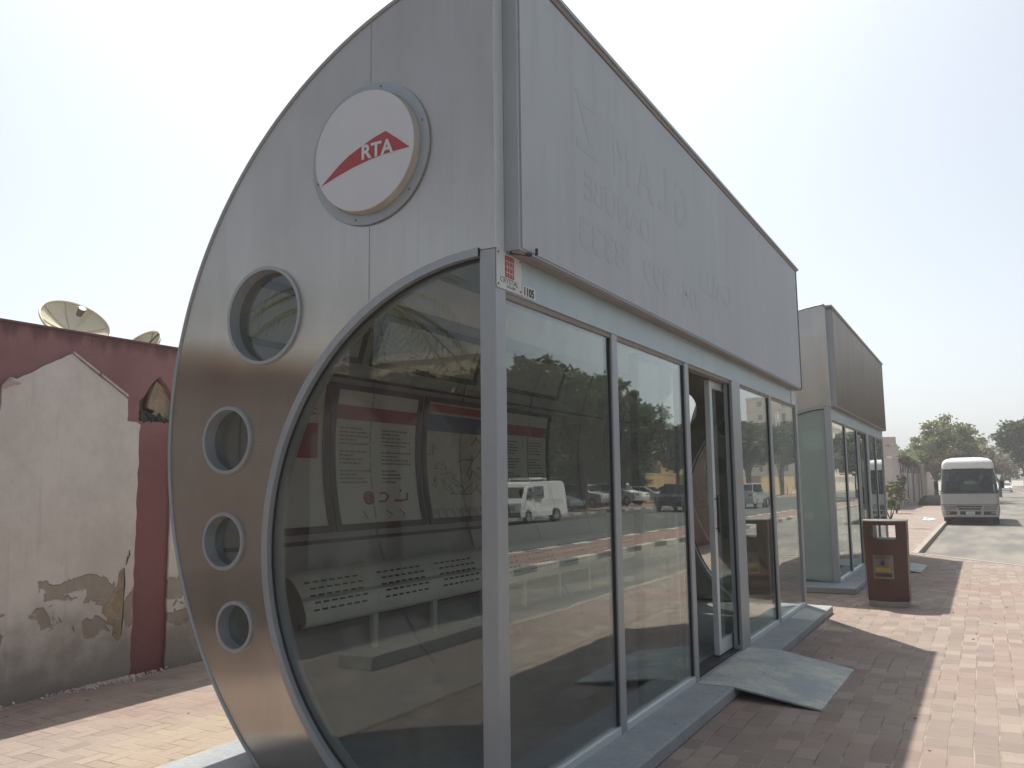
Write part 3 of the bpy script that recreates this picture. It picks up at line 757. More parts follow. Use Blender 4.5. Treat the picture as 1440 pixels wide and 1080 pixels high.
# ------------------------------------------------------------------ inside: posters and bench
def poster(y0, y1, z0, z1, label, kind, name='poster'):
    p = thing(name, label, 'poster', (0, 0, 0))
    f = MB()
    rr = RL - 0.004
    fw = 0.045
    for a, b_, c, d in ((z1, z1 - fw, y0, y1), (z0 + fw, z0, y0, y1)):
        patch(f, za(a), za(b_), c, d, rr, 0.03, 3)
    for c, d in ((y0, y0 + fw), (y1 - fw, y1)):
        patch(f, za(z1 - fw), za(z0 + fw), c, d, rr, 0.03, 14)
    f.build('frame', M['frame_dark'], p)
    s = MB(); patch(s, za(z1 - fw), za(z0 + fw), y0 + fw, y1 - fw, rr - 0.002, 0.01, 14)
    s.build('sheet', M['poster_map'] if kind == 'map' else (M['panelgrey'] if kind == 'blank' else M['poster']), p)
    r2 = rr - 0.013
    ya, yb = y0 + fw, y1 - fw
    if kind == 'text':
        s = MB(); patch(s, za(z1 - 0.16), za(z1 - 0.27), ya, yb, r2, 0.002, 4); s.build('red_band', M['red'], p)
        s = MB(); rnd = random.Random(int(y0 * 100))
        for col, (ca, cb) in enumerate(((0.06, 0.40), (0.55, 0.92))):
            for k in range(19):
                if k in (5, 10, 15): continue
                z = z1 - 0.33 - k * 0.030
                if z < z0 + 0.32: break
                wd = (cb - ca) * rnd.uniform(0.45, 1.0)
                yy = ya + (yb - ya) * ca
                x = yy
                while x < yy + wd * (yb - ya):
                    l = rnd.uniform(0.02, 0.07)
                    patch(s, za(z), za(z - 0.012), x, x + l, r2, 0.002, 1)
                    x += l + 0.012
        s.build('print', M['greyink'], p)
        # red hand-shaped title in a flowing script
        s = MB(); zc = z0 + 0.24
        def pt(a, z): return arc(r2 - 0.004, za(z), ya + (yb - ya) * a)
        s.tube([pt(0.36 + 0.05 * math.cos(q * PI / 5), zc + 0.045 * math.sin(q * PI / 5)) for q in range(11)], 0.011, 6)
        s.tube([pt(0.36 + 0.02 * math.cos(q * PI / 5), zc + 0.02 * math.sin(q * PI / 5)) for q in range(11)], 0.008, 6)
        s.tube([pt(0.48, zc - 0.03), pt(0.56, zc - 0.03), pt(0.60, zc + 0.01), pt(0.56, zc + 0.04), pt(0.50, zc + 0.03)], 0.009, 6)
        s.tube([pt(0.68, zc - 0.025), pt(0.76, zc - 0.028), pt(0.84, zc - 0.02), pt(0.85, zc + 0.03)], 0.009, 6)
        s.tube([pt(0.76, zc + 0.05), pt(0.77, zc + 0.055)], 0.009, 6)
        s.build('red_script', M['red'], p)
        s = MB()
        for q in ((0.28, 0.30), (0.55, 0.62), (0.72, 0.78)):
            s.tube([pt(q[0], zc - 0.10), pt(q[1], zc - 0.14), pt(q[0] + 0.03, zc - 0.16)], 0.005, 5)
        s.build('small_script', M['greyink'], p)
    if kind == 'map':
        s = MB(); patch(s, za(z1 - 0.06), za(z1 - 0.13), ya, yb, r2, 0.002, 4); s.build('red_band', M['red'], p)
        s = MB(); patch(s, za(z1 - 0.15), za(z1 - 0.30), ya, yb, r2, 0.002, 4); s.build('blue_band', M['blue'], p)
        s = MB(); rnd = random.Random(3)
        for k in range(16):
            pts = []; a, z = rnd.uniform(0.05, 0.9), rnd.uniform(z0 + 0.3, z1 - 0.35)
            for q in range(6):
                pts.append(arc(r2 - 0.002, za(z), ya + (yb - ya) * a))
                a = min(0.97, max(0.03, a + rnd.uniform(-0.12, 0.16))); z = min(z1 - 0.33, max(z0 + 0.25, z + rnd.uniform(-0.1, 0.09)))
            s.tube(pts, 0.004, 4)
        s.build('map_lines', M['greyink'], p)
        s = MB()
        for k in range(26):
            y = ya + 0.03 + k * (yb - ya - 0.06) / 26
            patch(s, za(z0 + 0.13), za(z0 + 0.13 - 0.02 - 0.03 * (k % 3)), y, y + 0.012, r2, 0.002, 1)
        s.build('legend', M['greyink'], p)
    if kind == 'leaflet':
        s = MB(); patch(s, za(z1 - 0.32), za(z1 - 0.58), ya + 0.05, yb - 0.05, r2, 0.002, 5); s.build('red_square', M['red'], p)
        s = MB()
        for k in range(4):
            patch(s, za(z1 - 0.14 - k * 0.035), za(z1 - 0.15 - k * 0.035), ya + 0.04, yb - 0.08, r2, 0.002, 1)
        s.build('print', M['greyink'], p)
    return p
poster(0.62, 1.32, 1.28, 2.40, 'narrow white notice with a red square inside the near shelter, leftmost on the back wall', 'leaflet')
poster(1.36, 2.50, 1.28, 2.40, 'white timetable poster with a red band and red script inside the near shelter', 'text')
poster(2.56, 3.80, 1.28, 2.40, 'route map poster with red and blue bands inside the near shelter', 'map')
poster(3.92, 5.00, 1.28, 2.40, 'white timetable poster behind the second front pane, right of the route map', 'text')
poster(1.72, 3.30, 2.56, 2.97, 'blank pale grey light box panel above the timetable poster', 'blank', 'light_box')
poster(3.50, 5.10, 2.56, 2.97, 'blank pale grey light box panel above the far poster', 'blank', 'light_box')
poster(0.30, 1.60, 2.56, 2.97, 'blank pale grey light box panel nearest the glazed end', 'blank', 'light_box')
def on_wall(s, size, y0, z0, mat, parent, sx=1.0):
    return text('wall_lettering', s, size, mat, lambda u, v, w_: arc(RL - 0.012 + w_, za(z0 + v), y0 + u), parent, 0.0006, 'LEFT', sx)
on_wall('BUS STOP', 0.085, 3.02, 2.455, M['greyink'], sh1, 1.1)

bn = thing('bench', 'perforated curved metal bench along the back wall inside the near shelter', 'bench', (0, 0, 0))
def bprof(t_):
    pts = [(-1.76, 0.742), (-1.745, 0.755), (-1.745, 0.80), (-1.765, 0.87), (-1.80, 0.94), (-1.845, 1.0), (-1.89, 1.04), (-1.95, 1.055)]
    f = t_ * (len(pts) - 1); i = min(int(f), len(pts) - 2); f -= i
    return pts[i][0] * (1 - f) + pts[i + 1][0] * f, pts[i][1] * (1 - f) + pts[i + 1][1] * f
for k in range(9):
    y0 = 0.60 + k * 0.745; y1 = y0 + 0.742
    if y1 > 7.3: break
    s = MB()
    for th in (0.0, 0.014):
        s.grid(lambda u, v: Vector((bprof(u)[0] + th * 0.5, y0 + (y1 - y0) * v, bprof(u)[1] - th)), 24, 2)
    # joining edge strips
    for yy in (y0, y1):
        s.grid(lambda u, v: Vector((bprof(u)[0] + 0.007 * v, yy, bprof(u)[1] - 0.014 * v)), 24, 1)
    st = s.build('seat', M['bench'], bn, smooth=True)
    s = MB()
    for r in range(5):
        for c in range(7):
            u = 0.34 + r * 0.09; yc = y0 + 0.08 + c * 0.08 + (0.025 if r % 2 else 0)
            xa, z_a = bprof(u - 0.012); xb, z_b = bprof(u + 0.012)
            nx, nz = 0.86, 0.50
            e = 0.004
            s.quad((xa + nx * e, yc, z_a + nz * e), (xa + nx * e, yc + 0.055, z_a + nz * e), (xb + nx * e, yc + 0.055, z_b + nz * e), (xb + nx * e, yc, z_b + nz * e))
    s.build('slots', M['black'], st)
for k in range(8):
    y = 1.32 + k * 0.745
    MB().box(-1.81, -1.775, y, y + 0.055, 0.09, 0.75).box(-1.95, -1.62, y - .02, y + 0.075, 0.088, 0.10).build('leg', M['bench'], bn, 0.003)
MB().box(-1.86, -1.82, 0.65, 7.1, 0.70, 0.74).build('beam', M['darkmetal'], bn)

# ------------------------------------------------------------------ boundary wall on the left
WX = -4.65
wl = thing('boundary_wall', 'faded maroon boundary wall with weathered white gable shaped panels behind the shelters', 'wall', (WX, 0, 0))
Yw0, Yw1 = -24.0, 24.0
per = 1.75
def nich(yc): return [(yc - 0.18, 2.235), (yc + 0.19, 2.235), (yc + 0.19, 2.48), (yc + 0.12, 2.58), (yc + 0.03, 2.665), (yc - 0.06, 2.58), (yc - 0.13, 2.46), (yc - 0.18, 2.42)]
ncs = [1.72 + per * k for k in range(-3, 10)]
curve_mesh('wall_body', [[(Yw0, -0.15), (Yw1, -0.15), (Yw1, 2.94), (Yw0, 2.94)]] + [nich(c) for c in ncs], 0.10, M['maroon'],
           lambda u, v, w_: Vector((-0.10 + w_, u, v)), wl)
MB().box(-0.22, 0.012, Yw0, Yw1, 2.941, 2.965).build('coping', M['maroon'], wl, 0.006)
rnd = random.Random(5)
for k in range(-14, 12):
    c = 0.845 + per * k
    left, right = c - 0.69, c + 0.69
    def jit(a, b_, n, amp):
        return [(a[0] + (b_[0] - a[0]) * i / n + rnd.uniform(-amp, amp), a[1] + (b_[1] - a[1]) * i / n + rnd.uniform(-amp, amp)) for i in range(n)]
    poly = jit((left, -0.1), (left, 2.2), 24, 0.006) + jit((left, 2.22), (left + 0.13, 2.24), 3, 0.004) + jit((left + 0.13, 2.24), (left + 0.13, 2.42), 3, 0.004) \
        + jit((left + 0.13, 2.43), (c, 2.755), 14, 0.006) + jit((c, 2.755), (right - 0.13, 2.42), 12, 0.004) + jit((right - 0.13, 2.42), (right - 0.13, 2.235), 4, 0.004) \
        + jit((right - 0.13, 2.225), (right, 2.215), 4, 0.004) + jit((right, 2.2), (right, -0.1), 26, 0.008)
    if abs(k) < 9:
        gp = curve_mesh('gable_panel', [poly], 0.014, M['plaster'], lambda u, v, w_: Vector((0.015 + w_, u, v)), wl)
        b = MB()
        for i0, i1 in ((0.02, 0.46), (0.50, 0.98)):
            p0 = (c + (right - 0.13 - c) * i0, 2.765 + (2.43 - 2.765) * i0); p1 = (c + (right - 0.13 - c) * i1, 2.765 + (2.43 - 2.765) * i1)
            b.hull([Vector((0.0, p0[0], p0[1])), Vector((0.045, p0[0], p0[1])), Vector((0.045, p0[0], p0[1] + 0.02)), Vector((0.0, p0[0], p0[1] + 0.02))],
                   [Vector((0.0, p1[0], p1[1])), Vector((0.045, p1[0], p1[1])), Vector((0.045, p1[0], p1[1] + 0.02)), Vector((0.0, p1[0], p1[1] + 0.02))])
        b.tube([Vector((0.02, left + 0.14, 2.42)), Vector((0.025, left + 0.20, 2.475)), Vector((0.02, left + 0.27, 2.47))], [0.02, 0.035, 0.02], 7)
        b.build('panel_coping', M['coping'], gp)
for i, c in enumerate(ncs):
    # broken mortar left inside each pointed opening
    back = [(c - 0.05, 2.40), (c - 0.02, 2.50), (c + 0.03, 2.62), (c + 0.12, 2.57), (c + 0.19, 2.45), (c + 0.19, 2.26), (c + 0.05, 2.26), (c - 0.0, 2.30), (c + 0.03, 2.345), (c - 0.05, 2.36)]
    curve_mesh('niche_infill', [back], 0.03, M['niche'], lambda u, v, w_: Vector((-0.075 + w_, u, v)), wl)
    bk = [(c - 0.18, 2.23), (c + 0.19, 2.23), (c + 0.19, 2.56), (c + 0.03, 2.60), (c - 0.09, 2.45), (c - 0.12, 2.42), (c - 0.18, 2.40)]
    curve_mesh('niche_backing', [bk], 0.02, M['niche'], lambda u, v, w_: Vector((-0.155 + w_, u, v)), wl)
    b = MB()
    for k in range(16):
        y = c + rnd.uniform(-0.16, 0.17); s = rnd.uniform(0.012, 0.035)
        mt = Matrix.Translation((-0.06 + rnd.uniform(-0.05, 0.04), y, 2.24 + s * 0.8)) @ Matrix.Rotation(rnd.uniform(0, 3), 4, (rnd.random(), rnd.random(), 1))
        b.box(-s, s, -s * 1.4, s * 1.4, -s * 0.7, s * 0.7, mt)
    b.build('niche_rubble', M['rubble'], wl)
# crack where plaster has broken away on the main panel
crk = [(1.345, 0.37), (1.40, 0.31), (1.445, 0.36), (1.44, 0.50), (1.455, 0.58), (1.44, 0.68), (1.452, 0.80), (1.435, 0.92), (1.425, 0.93), (1.385, 0.90), (1.375, 0.80), (1.33, 0.72), (1.30, 0.66), (1.24, 0.63), (1.235, 0.57), (1.29, 0.52), (1.30, 0.47), (1.35, 0.44)]
curve_mesh('broken_plaster', [crk], 0.0015, M['niche'], lambda u, v, w_: Vector((0.0305 + w_, u, v)), wl)
b = MB()
for (y0, z0), (y1, z1) in (((1.435, 0.93), (1.44, 0.64)), ((1.44, 0.64), (1.425, 0.36)), ((1.45, 0.95), (1.46, 1.03)), ((1.47, 1.0), (1.478, 1.08))):
    b.tube([(0.031, y0, z0), (0.031, (y0 + y1) / 2 + 0.006, (z0 + z1) / 2), (0.031, y1, z1)], [0.003, 0.007, 0.003], 5)
b.build('plaster_crack', M['ink'], wl)
# plaster crumbs along the foot of the wall
b = MB()
for k in range(330):
    y = rnd.gauss(1.25, 0.22) if k < 270 else rnd.uniform(-0.6, 3.2)
    x = -4.56 + abs(rnd.gauss(0, 0.07)); s = rnd.uniform(0.003, 0.011)
    mt = Matrix.Translation((x, y, 0.002 + s * .5)) @ Matrix.Rotation(rnd.uniform(0, 3), 4, (rnd.random(), rnd.random(), 1))
    b.box(-s, s, -s, s, -s * .5, s * .5, mt)
tag(b.build('plaster_crumbs', M['coping']), 'pale plaster crumbs scattered along the foot of the maroon wall', 'rubble', kind='stuff')

# ------------------------------------------------------------------ satellite dishes
def dish(loc, dia, nv, label, fl=0.82):
    t = thing('satellite_dish', label, 'satellite dish', loc, 0, 'satellite dishes above the maroon wall')
    rr = dia / 2
    mt = Vector(nv).normalized().to_track_quat('-Y', 'Z').to_matrix().to_4x4()
    zz = Vector((0, 0, loc[2] * 0))
    s = MB()
    depth = rr * 0.34
    for off in (0.0, 0.012):
        s.grid(lambda u, v: mt @ Vector((rr * v * math.cos(2 * PI * u), -(depth * v * v) + off * 1.0, rr * v * math.sin(2 * PI * u))) , 48, 10, True)
    s.build('reflector', M['dish'], t, smooth=True)
    s = MB()
    for k in range(8):
        a = 2 * PI * k / 8
        s.tube([mt @ Vector((rr * v * math.cos(a), -(depth * v * v) - 0.005 , rr * v * math.sin(a))) for v in (0.1, 0.4, 0.7, 1.0)], 0.007, 5)
    s.tube([mt @ Vector((rr * math.cos(2 * PI * k / 40), -depth - 0.006, rr * math.sin(2 * PI * k / 40))) for k in range(41)], 0.011, 6)
    s.build('rib', M['dish'], t)
    s = MB()
    fp_ = mt @ Vector((0, -rr * fl, 0))
    for a in (1.0,):
        s.tube([mt @ Vector((rr * 0.96 * math.cos(a), -depth, rr * 0.96 * math.sin(a))), fp_], 0.008, 5)
    s.build('feed_arm', M['darkmetal'], t)
    s = MB(); s.tube([fp_, mt @ Vector((0, -rr * fl - 0.10, 0))], [0.03, 0.042], 8); s.build('receiver', M['darkmetal'], t)
    s = MB(); s.tube([(0, 0.05, -loc[2] - 0.1), (0, 0.05, -0.1), mt @ Vector((0, 0.03, 0))], 0.035, 8); s.build('mast', M['darkmetal'], t)
    return t
dish((-6.5, 2.06, 3.325), 0.72, (0.62, -0.10, 0.60), 'larger cream satellite dish tilted above the maroon wall, leftmost of the two', 0.62)
dish((-6.5, 3.0, 3.22), 0.52, (0.05, -0.70, 0.55), 'smaller cream satellite dish just showing above the maroon wall beside the steel shelter', 0.2)

# ------------------------------------------------------------------ litter bin
bt = thing('litter_bin', 'tall dark red brown litter bin with a square opening on the pavement between the shelters', 'litter bin', (0.86, 8.62, 0))
def binprof(hw, n=14, bow=0.10, dep=0.30):
    front = [(hw * (2 * i / n - 1), -bow * (1 - (2 * i / n - 1) ** 2) - 0.02) for i in range(n + 1)]
    back = [(hw * (1 - 2 * i / n), dep + bow * (1 - (2 * i / n - 1) ** 2)) for i in range(n + 1)]
    return front + back
H = 1.10
# body as stacked bands so that a real opening passes through the top
def band(b, z0, z1, w0=None):
    hw0 = 0.243 + 0.018 * z0 / H; hw1 = 0.243 + 0.018 * z1 / H
    b.hull([Vector((x, y, z0)) for x, y in binprof(hw0)], [Vector((x, y, z1)) for x, y in binprof(hw1)])
b = MB(); band(b, 0.075, 0.86); band(b, 1.04, 1.085)
def partband(b, xa, xb, z0, z1):
    hw = 0.26; n = 10
    f = [(xa + (xb - xa) * i / n) for i in range(n + 1)]
    pl_ = [(x, -0.10 * (1 - (x / hw) ** 2) - 0.02) for x in f] + [(x, 0.30 + 0.10 * (1 - (x / hw) ** 2)) for x in f[::-1]]
    b.hull([Vector((x, y, z0)) for x, y in pl_], [Vector((x, y, z1)) for x, y in pl_])
partband(b, -0.2595, -0.135, 0.8602, 1.0398); partband(b, 0.135, 0.2595, 0.8602, 1.0398)
b.build('body', M['bin'], bt)
b = MB()
b.hull([Vector((x * 1.0, y, 1.0852)) for x, y in binprof(0.268)], [Vector((x, y, 1.105)) for x, y in binprof(0.268)]); b.build('lid', M['bin_base'], bt, 0.004)
b = MB()
b.hull([Vector((x, y, 0.0)) for x, y in binprof(0.236)], [Vector((x, y, 0.0745)) for x, y in binprof(0.240)]); b.build('base', M['bin_base'], bt, 0.004)
for yy in (0.0, 0.28): MB().box(-0.272, -0.262, yy, yy + 0.02, 0.08, 1.07).build('edge_strip', M['bin_base'], bt)
def bowpatch(b, xa, xb, z0, z1, e, th=0.003, n=8):
    hw = 0.25
    f = [(xa + (xb - xa) * i / n) for i in range(n + 1)]
    fr = lambda x: -0.10 * (1 - (x / hw) ** 2) - 0.02 - e
    pl_ = [(x, fr(x)) for x in f] + [(x, fr(x) + th) for x in f[::-1]]
    b.hull([Vector((x, y, z0)) for x, y in pl_], [Vector((x, y, z1)) for x, y in pl_])
b = MB(); bowpatch(b, -0.155, 0.09, 0.36, 0.66, 0.006); pt_ = b.build('plate', M['steelplate'], bt)
b = MB(); bowpatch(b, -0.12, 0.05, 0.45, 0.50, 0.0085); b.build('yellow_label', M['yellow'], pt_)
b = MB(); bowpatch(b, -0.135, 0.07, 0.385, 0.43, 0.0085); b.build('brown_label', M['bin'], pt_)
b = MB()
for k in range(3): bowpatch(b, -0.12, 0.05, 0.612 + k * 0.014, 0.616 + k * 0.014, 0.0085)
b.tube([(-0.03, -0.132, 0.53), (-0.04, -0.133, 0.56), (-0.03, -0.132, 0.585)], [0.02, 0.024, 0.012], 7)
b.tube([(-0.06, -0.130, 0.55), (-0.035, -0.134, 0.60)], 0.005, 5)
b.build('symbol', M['ink'], pt_)

# ------------------------------------------------------------------ litter on the pavement
b = MB()
b.grid(lambda u, v: Vector(((u - .5) * .5 * (1 + .2 * math.sin(9 * v)), (v - .5) * .8 * (1 + .15 * math.cos(7 * u)),
       0.01 + 0.13 * max(0, noise.noise(Vector((u * 4, v * 4, 1)))) + 0.05 * math.sin(PI * u) * math.sin(PI * v))), 16, 16)
o = b.build('plastic_bag', M['litter'], None, smooth=True); o.location = (-0.10, 36.0, 0.0)
tag(o, 'crumpled pale blue plastic bag lying on the pavement near the minibus', 'litter')

# ------------------------------------------------------------------ vehicles
def wheel(t, x, y, r, wd, sgn):
    wt = MB(); n = 28
    prof = [(r * 0.62, -wd / 2), (r * 0.97, -wd / 2), (r, -wd * 0.35), (r, wd * 0.35), (r * 0.97, wd / 2), (r * 0.62, wd / 2)]
    rings = [[wt.bm.verts.new((x + h, y + q * math.cos(2 * PI * k / n), r + q * math.sin(2 * PI * k / n))) for q, h in prof] for k in range(n)]
    for k in range(n):
        for j in range(len(prof)):
            wt.bm.faces.new((rings[k][j], rings[k][(j + 1) % len(prof)], rings[(k + 1) % n][(j + 1) % len(prof)], rings[(k + 1) % n][j]))
    w_ = wt.build('wheel', M['black'], t, smooth=False)
    rm = MB()
    rm.tube([(x - wd * 0.3, y, r), (x + sgn * wd * 0.42, y, r)], r * 0.61, 20)
    rm.build('rim', M['rim'], w_)
def car(name, label, loc, rz, Lc, W, prof, glass_side, paint, wheels, wr=0.32, belt=0.95, roofz=1.45, tum=0.16, group=None, cat='car', extra=None):
    """prof: closed side outline (y,z), nose at y=0; glass_side: list of polygons"""
    t = thing(name, label, cat, loc, rz, group)
    hw = lambda z: W / 2 - (tum * max(0, (z - belt)) / max(0.01, roofz - belt)) - (0.04 if z < 0.35 else 0)
    b = MB()
    va = [b.bm.verts.new((-hw(z), y, z)) for y, z in prof]; vb = [b.bm.verts.new((hw(z), y, z)) for y, z in prof]
    n = len(prof)
    for i in range(n): b.bm.faces.new((va[i], va[(i + 1) % n], vb[(i + 1) % n], vb[i]))
    fa = b.bm.faces.new(va[::-1]); fb = b.bm.faces.new(vb)
    bmesh.ops.triangulate(b.bm, faces=[fa, fb])
    b.build('body', paint, t, 0.05, seg=3)
    for sx in (-1, 1):
        for poly in glass_side:
            g = MB()
            g.hull([Vector((sx * (hw(z) - 0.01), y, z)) for y, z in poly], [Vector((sx * (hw(z) + 0.006), y, z)) for y, z in poly])
            g.build('side_window', M['glass_dark'], t)
    for y in wheels:
        for sx in (-1, 1): wheel(t, sx * (W / 2 - 0.10), y, wr, 0.2, sx)
    if extra: extra(t, hw)
    return t
def screen(t, name, y0, z0, y1, z1, hw, inset=0.08, off=0.012, mat='glass_dark'):
    d = Vector((0, y1 - y0, z1 - z0)).normalized(); nrm = Vector((0, -d.z, d.y))
    if nrm.z < 0: nrm = -nrm
    q = [Vector((-(hw(z0) - inset), y0, z0)), Vector((hw(z0) - inset, y0, z0)), Vector((hw(z1) - inset, y1, z1)), Vector((-(hw(z1) - inset), y1, z1))]
    MB().hull([a - nrm * 0.01 for a in q], [a + nrm * off for a in q]).build(name, M[mat], t)
def lights(t, W, yf, zf, yb_, zb_, w=0.28, h=0.14):
    for sx in (-1, 1):
        xa = sx * (W / 2 - 0.10 - w / 2)
        MB().box(xa - w / 2, xa + w / 2, yf - 0.02, yf + 0.1, zf - h / 2, zf + h / 2).build('headlight', M['lamp'], t, 0.02)
        MB().box(xa - w / 2 + .04, xa + w / 2, yb_ - 0.1, yb_ + 0.02, zb_ - h / 2, zb_ + h / 2).build('tail_light', M['red'], t, 0.02)
SEDAN = [(0.05, 0.3), (0.0, 0.55), (0.08, 0.72), (1.15, 0.92), (1.95, 1.40), (3.2, 1.44), (4.0, 1.02), (4.55, 0.98), (4.62, 0.6), (4.55, 0.3), (2.3, 0.22)]
SUV = [(0.05, 0.35), (0.0, 0.65), (0.08, 0.95), (1.15, 1.10), (1.75, 1.72), (4.2, 1.76), (4.65, 1.15), (4.75, 0.7), (4.68, 0.35), (2.4, 0.3)]
VAN = [(0.05, 0.3), (0.0, 0.55), (0.03, 0.95), (0.22, 1.12), (0.95, 1.83), (1.35, 1.94), (4.55, 1.94), (4.75, 1.8), (4.80, 0.95), (4.80, 0.35), (2.4, 0.28)]
def sedan(label, loc, rz, paint, group=None):
    def ex(t, hw):
        screen(t, 'windscreen', 1.22, 0.97, 1.92, 1.37, hw); screen(t, 'rear_window', 3.25, 1.40, 3.92, 1.06, hw)
        lights(t, 1.75, 0.05, 0.66, 4.6, 0.8)
    return car('parked_car', label, loc, rz, 4.6, 1.76, SEDAN, [[(1.5, 0.98), (2.02, 1.34), (2.5, 1.37), (2.5, 0.98)], [(2.57, 0.98), (2.57, 1.37), (3.15, 1.36), (3.62, 1.02)]], paint, (0.85, 3.65), group=group, extra=ex)
def suv(label, loc, rz, paint, group=None, name='parked_car'):
    def ex(t, hw):
        screen(t, 'windscreen', 1.22, 1.16, 1.70, 1.65, hw); screen(t, 'rear_window', 4.27, 1.66, 4.58, 1.26, hw)
        lights(t, 1.85, 0.05, 0.82, 4.72, 0.95)
    return car(name, label, loc, rz, 4.75, 1.88, SUV, [[(1.5, 1.14), (1.87, 1.62), (2.5, 1.66), (2.5, 1.14)], [(2.58, 1.14), (2.58, 1.66), (3.4, 1.67), (3.4, 1.14)], [(3.48, 1.14), (3.48, 1.67), (4.1, 1.66), (4.4, 1.2)]], paint, (0.9, 3.8), 0.37, 1.1, 1.75, 0.14, group=group, extra=ex)
# white delivery van seen mirrored in the first front pane
def vex(t, hw):
    screen(t, 'windscreen', 0.30, 1.20, 0.92, 1.78, hw, 0.06)
    lights(t, 1.7, 0.05, 0.78, 4.78, 1.0, 0.3, 0.2)
    MB().box(-0.55, 0.55, -0.03, 0.03, 0.62, 0.86).build('grille', M['darkmetal'], t, 0.01)
    MB().box(-0.86, 0.86, -0.06, 0.06, 0.34, 0.56).build('bumper', M['busbody'], t, 0.03)
    r = MB()
    for y in (1.7, 2.3, 2.9):
        r.box(-0.62, 0.62, y, y + 0.04, 2.04, 2.07)
    for x in (-0.6, 0.6):
        r.box(x - 0.02, x + 0.02, 1.5, 3.1, 2.05, 2.08)
        for y in (1.6, 3.0): r.box(x - 0.015, x + 0.015, y, y + 0.03, 1.93, 2.05)
    r.box(-0.5, 0.5, 1.8, 2.8, 2.08, 2.14)
    r.build('roof_rack', M['white'], t)
    for sx in (-1, 1):
        MB().box(sx * 0.94 - 0.05, sx * 0.94 + 0.05, 0.75, 0.82, 1.12, 1.32).build('wing_mirror', M['black'], t, 0.01)
        MB().box(min(sx * .852, sx * .862), max(sx * .852, sx * .862), 2.55, 4.4, 1.02, 1.04).build('door_rail', M['darkmetal'], t)
        f = (lambda u, v, w_: Vector((0.858 + w_, 1.30 + u, 0.98 + v))) if sx > 0 else (lambda u, v, w_: Vector((-0.858 + w_, 2.0 - u, 0.98 + v)))
        text('lettering', '4118', 0.16, M['ink'], f, t, 0.0006)
car('delivery_van', 'white delivery van with a roof rack, mirrored in the first front pane', (17.3, 30.6, -0.12), 0, 4.8, 1.72, VAN,
    [[(0.75, 1.15), (1.12, 1.66), (1.50, 1.70), (1.50, 1.15)], [(1.66, 1.15), (1.66, 1.72), (2.45, 1.72), (2.45, 1.15)]], M['white'], (0.95, 3.7), 0.33, 1.05, 1.94, 0.12, cat='van', extra=vex)
g = 'cars parked opposite'
sedan('white saloon parked under the opposite trees just beyond the van', (21.6, 42.0, 0.0), R(-75), M['white'], g)
sedan('white saloon parked beyond the first opposite tree', (21.4, 47.5, 0.0), R(-80), M['white'], g)
suv('silver estate car parked in front of the ochre wall', (21.8, 54.0, 0.0), R(-78), M['silvercar'], g)
suv('white off-road car parked in front of the ochre wall', (21.6, 60.5, 0.0), R(-78), M['white'], g)
sedan('white saloon farthest along the opposite parking row', (21.6, 67.0, 0.0), R(-80), M['silvercar'], g)
sedan('white saloon parked opposite between the last trees', (21.8, 75.0, 0.0), R(-80), M['white'], g)
suv('dark blue off-road car driving on the far road, mirrored in the second pane', (15.2, 47.5, -0.12), 0, M['darkcar'], name='moving_car')
suv('silver off-road car driving on the far road, mirrored beyond the door', (12.6, 60.0, -0.12), PI, M['silvercar'], name='moving_car')
suv('white car far down the road beyond the minibus', (2.6, 128.0, -0.12), 0, M['white'], name='moving_car')
sedan('white saloon far down the road beside the other white car', (4.6, 136.0, -0.12), 0, M['white'])
sedan('red car at the right edge of the picture under the leaning tree', (8.6, 118.0, 0.0), R(10), M['redcar'])
sedan('dark car beyond the minibus on the left', (0.9, 100.0, -0.12), 0, M['darkcar'])

# minibus
BY = 34.45
bus = thing('minibus', 'silver and white minibus parked at the kerb facing the camera', 'minibus', (1.495, BY, -0.12))
Wb = 1.02; Lb = 6.9
def bsec(z):
    if z < 0.5: return Wb - 0.05 + 0.05 * (z - 0.3) / 0.2
    if z < 1.25: return Wb
    return Wb - 0.095 * (z - 1.25) / 0.95
def fy(z):   # front face y offset by height
    if z < 0.75: return 0.02
    if z < 1.22: return 0.02 + 0.05 * (z - 0.75) / 0.47
    return 0.07 + 0.33 * (z - 1.22) / 1.0
# lower body
b = MB()
zs = [0.34, 0.5, 0.75, 1.0, 1.22]
def rr_sec(z, ins=0.0, y0=None):
    w_ = bsec(z) - ins; c = 0.16; f = fy(z) if y0 is None else y0
    pts = []
    for k in range(6):
        a = PI + (PI / 2) * k / 5
        pts.append((-w_ + c + c * math.cos(a), f + c + c * math.sin(a)))
    for k in range(6):
        a = 1.5 * PI + (PI / 2) * k / 5
        pts.append((w_ - c + c * math.cos(a), f + c + c * math.sin(a)))
    pts += [(w_, Lb - 0.08), (w_ - 0.08, Lb), (-w_ + 0.08, Lb), (-w_, Lb - 0.08)]
    return [Vector((x, y, z)) for x, y in pts]
for i in range(len(zs) - 1):
    pass
rings = [[b.bm.verts.new(q) for q in rr_sec(z)] for z in zs]
for i in range(len(rings) - 1):
    n = len(rings[i])
    for k in range(n): b.bm.faces.new((rings[i][k], rings[i][(k + 1) % n], rings[i + 1][(k + 1) % n], rings[i + 1][k]))
b.bm.faces.new(rings[0][::-1]); b.bm.faces.new(rings[-1])
b.build('body', M['busbody'], bus, smooth=False)
